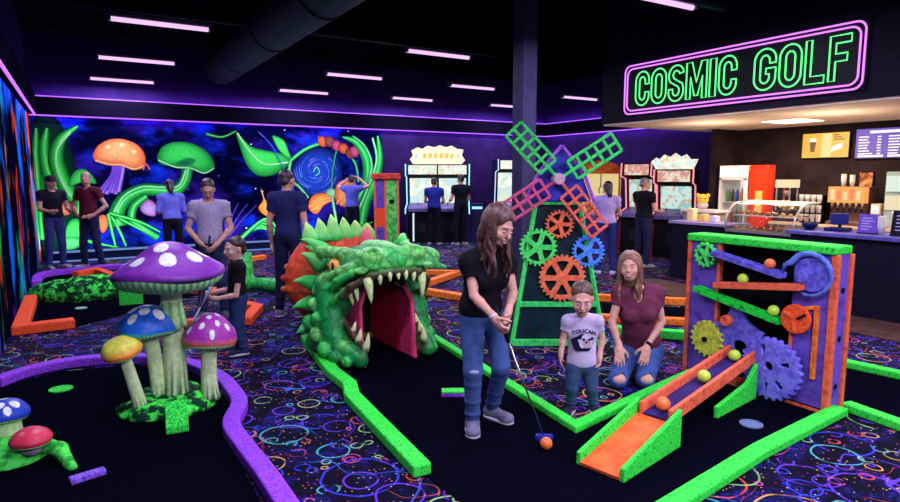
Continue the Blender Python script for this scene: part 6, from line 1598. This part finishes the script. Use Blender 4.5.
SIDE_B = mat('cabinet_navy', S(30, 32, 90), rough=.5); SIDE_R = mat('cabinet_red', S(120, 24, 36), rough=.5)
M_TOP = emis('topper_cream', (1, .93, .62), 1.2); M_TOPG = emis('topper_gold', (.95, .60, .08), 1.0)
def big_topper(t, w, h):
    pts = [(-.62, .0), (-.70, .12), (-.62, .22), (-.66, .34), (-.50, .42), (-.38, .38), (-.25, .46), (-.08, .42), (.06, .47), (.22, .42), (.36, .46), (.50, .38), (.66, .36), (.62, .22), (.70, .10), (.62, 0)]
    MB().prism(pts, .08, XZ(.12)).build('topper', M_TOP, t)
    for k, (x_, s_) in enumerate(((-.32, .11), (-.18, .12), (-.04, .12), (.10, .12), (.24, .12), (.37, .10))):
        MB().prism([(x_ - .05, .14), (x_ + .03, .14), (x_ + .055, .14 + s_), (x_ + .0, .16 + s_), (x_ - .04, .14 + s_)], .02, XZ(.105)).build('gold_mark', M_TOPG, t)
    for sx in (-1, 1): MB().cyl((sx * .52, .11, .2), (sx * .52, .13, .2), .07, n=16).build('topper_lamp', SCR_A, t)
    for c_ in t.children:
        if c_.name.split('.')[0] in ('topper', 'gold_mark', 'topper_lamp'): c_.location[2] = h
arcade('double arcade cabinet with pale screens and glowing cream topper', 7.80, 13.5, -32, 1.62, 2.0, SCR_A, MARQ, T_CY, SIDE_B, 2, topper=big_topper)
arcade('navy arcade cabinet just left of the dark column', 10.25, 13.45, -22, .95, 2.15, SCR_A, MARQ, T_WH, SIDE_B, 1)
arcade('slim arcade cabinet with red marquee left of the grey-haired player', 10.4, 9.42, -66, .66, 1.98, SCR_B, MARQ_R, T_PK, SIDE_R, 1)
def leaf_topper(t, w, h):
    pts = [(-.36, 0), (-.46, .16), (-.36, .24), (-.30, .20), (-.2, .30), (-.08, .25), (.02, .33), (.14, .25), (.24, .30), (.32, .2), (.46, .2), (.38, 0)]
    MB().prism(pts, .08, XZ(.10)).build('topper', MARQ, t).location[2] = h
arcade('arcade cabinet with teal screen and jagged bright topper right of the grey-haired player', 10.5, 8.5, -62, .78, 1.84, SCR_B, MARQ_R, T_PK, SIDE_R, 1, topper=leaf_topper)
tk = thing('ticket_machine', 'low dark ticket machine with a cyan light bar right of the double arcade cabinet', 'ticket machine', (8.75, 13.1, 0), -32)
MB().bb(-.16, .16, 0, .3, 0, 1.0).build('body', SIDE_B, tk, bevel=.01); MB().bb(-.13, .13, -.012, 0, .86, .92).build('light_bar', T_CY, tk); MB().bb(-.10, .10, -.01, 0, .45, .7).build('ticket_slot', M_DARKMETAL, tk)
# claw machine with an orange arched top
cm = thing('claw_machine', 'claw machine with glowing yellow window and orange arched top behind the windmill', 'claw machine', (10.25, 10.3, 0), -48)
MB().bb(-.45, .45, 0, .8, 0, .85).build('base', mat('claw_violet', S(90, 50, 130), rough=.5), cm); MB().bb(-.45, .45, .76, .8, .85, 1.75).build('back', emis('claw_yellow', (1, .78, .35), .9), cm)
for sx in (-1, 1):
    for y in (.02, .76): MB().bb(sx * .43 - .02, sx * .43 + .02, y, y + .04, .85, 1.75).build('post', mat('claw_orange', S(235, 120, 40), rough=.5), cm)
MB().bb(-.42, .42, .02, .03, .86, 1.74).build('glass', MATS['door_glass'], cm)
MB().prism([(-.47, 0), (.47, 0)] + [(.47 * math.cos(R(a)), .02 + .28 * math.sin(R(a))) for a in range(0, 181, 15)], .8, XZ(0)).build('arched_top', mat('claw_top', S(240, 130, 44), S(220, 90, 36), 6), cm, loc=(0, 0, 1.75))
MB().cyl((0, .4, 1.75), (0, .4, 1.45), .012, n=8).build('cable', M_DARKMETAL, cm)
for a in (0, 120, 240): MB().tube([(0, .4, 1.46), (.09 * math.cos(R(a)), .4 + .09 * math.sin(R(a)), 1.40), (.05 * math.cos(R(a)), .4 + .05 * math.sin(R(a)), 1.30)], .012, 6).build('claw', M_CHROME, cm, True)
s = SDF(.01); random.seed(9)
PC = [S(240, 120, 60), S(240, 220, 90), S(90, 200, 220), S(220, 90, 160)]
for i in range(30): s.ell((random.uniform(-.34, .34), random.uniform(.12, .68), .88 + random.uniform(0, .14)), .075, col=PC[i % 4])
tag(s.build('plush_prizes', attr_mat('plush_paint', .8, 20, .3), cm, .02), kind='stuff')
MB().bb(-.3, .3, -.12, .02, .72, .84).build('control_panel', MATS['control_panel'], cm)
# ------------------------------------------------------------------ colour management and the little light that is left
SC.view_settings.view_transform = 'Standard'; SC.view_settings.look = 'None'; SC.view_settings.exposure = 0.0; SC.view_settings.gamma = 1.0; SC.view_settings.use_curve_mapping = False
w = bpy.data.worlds.new('world'); SC.world = w; w.use_nodes = True
w.node_tree.nodes['Background'].inputs[0].default_value = (.01, .01, .02, 1)
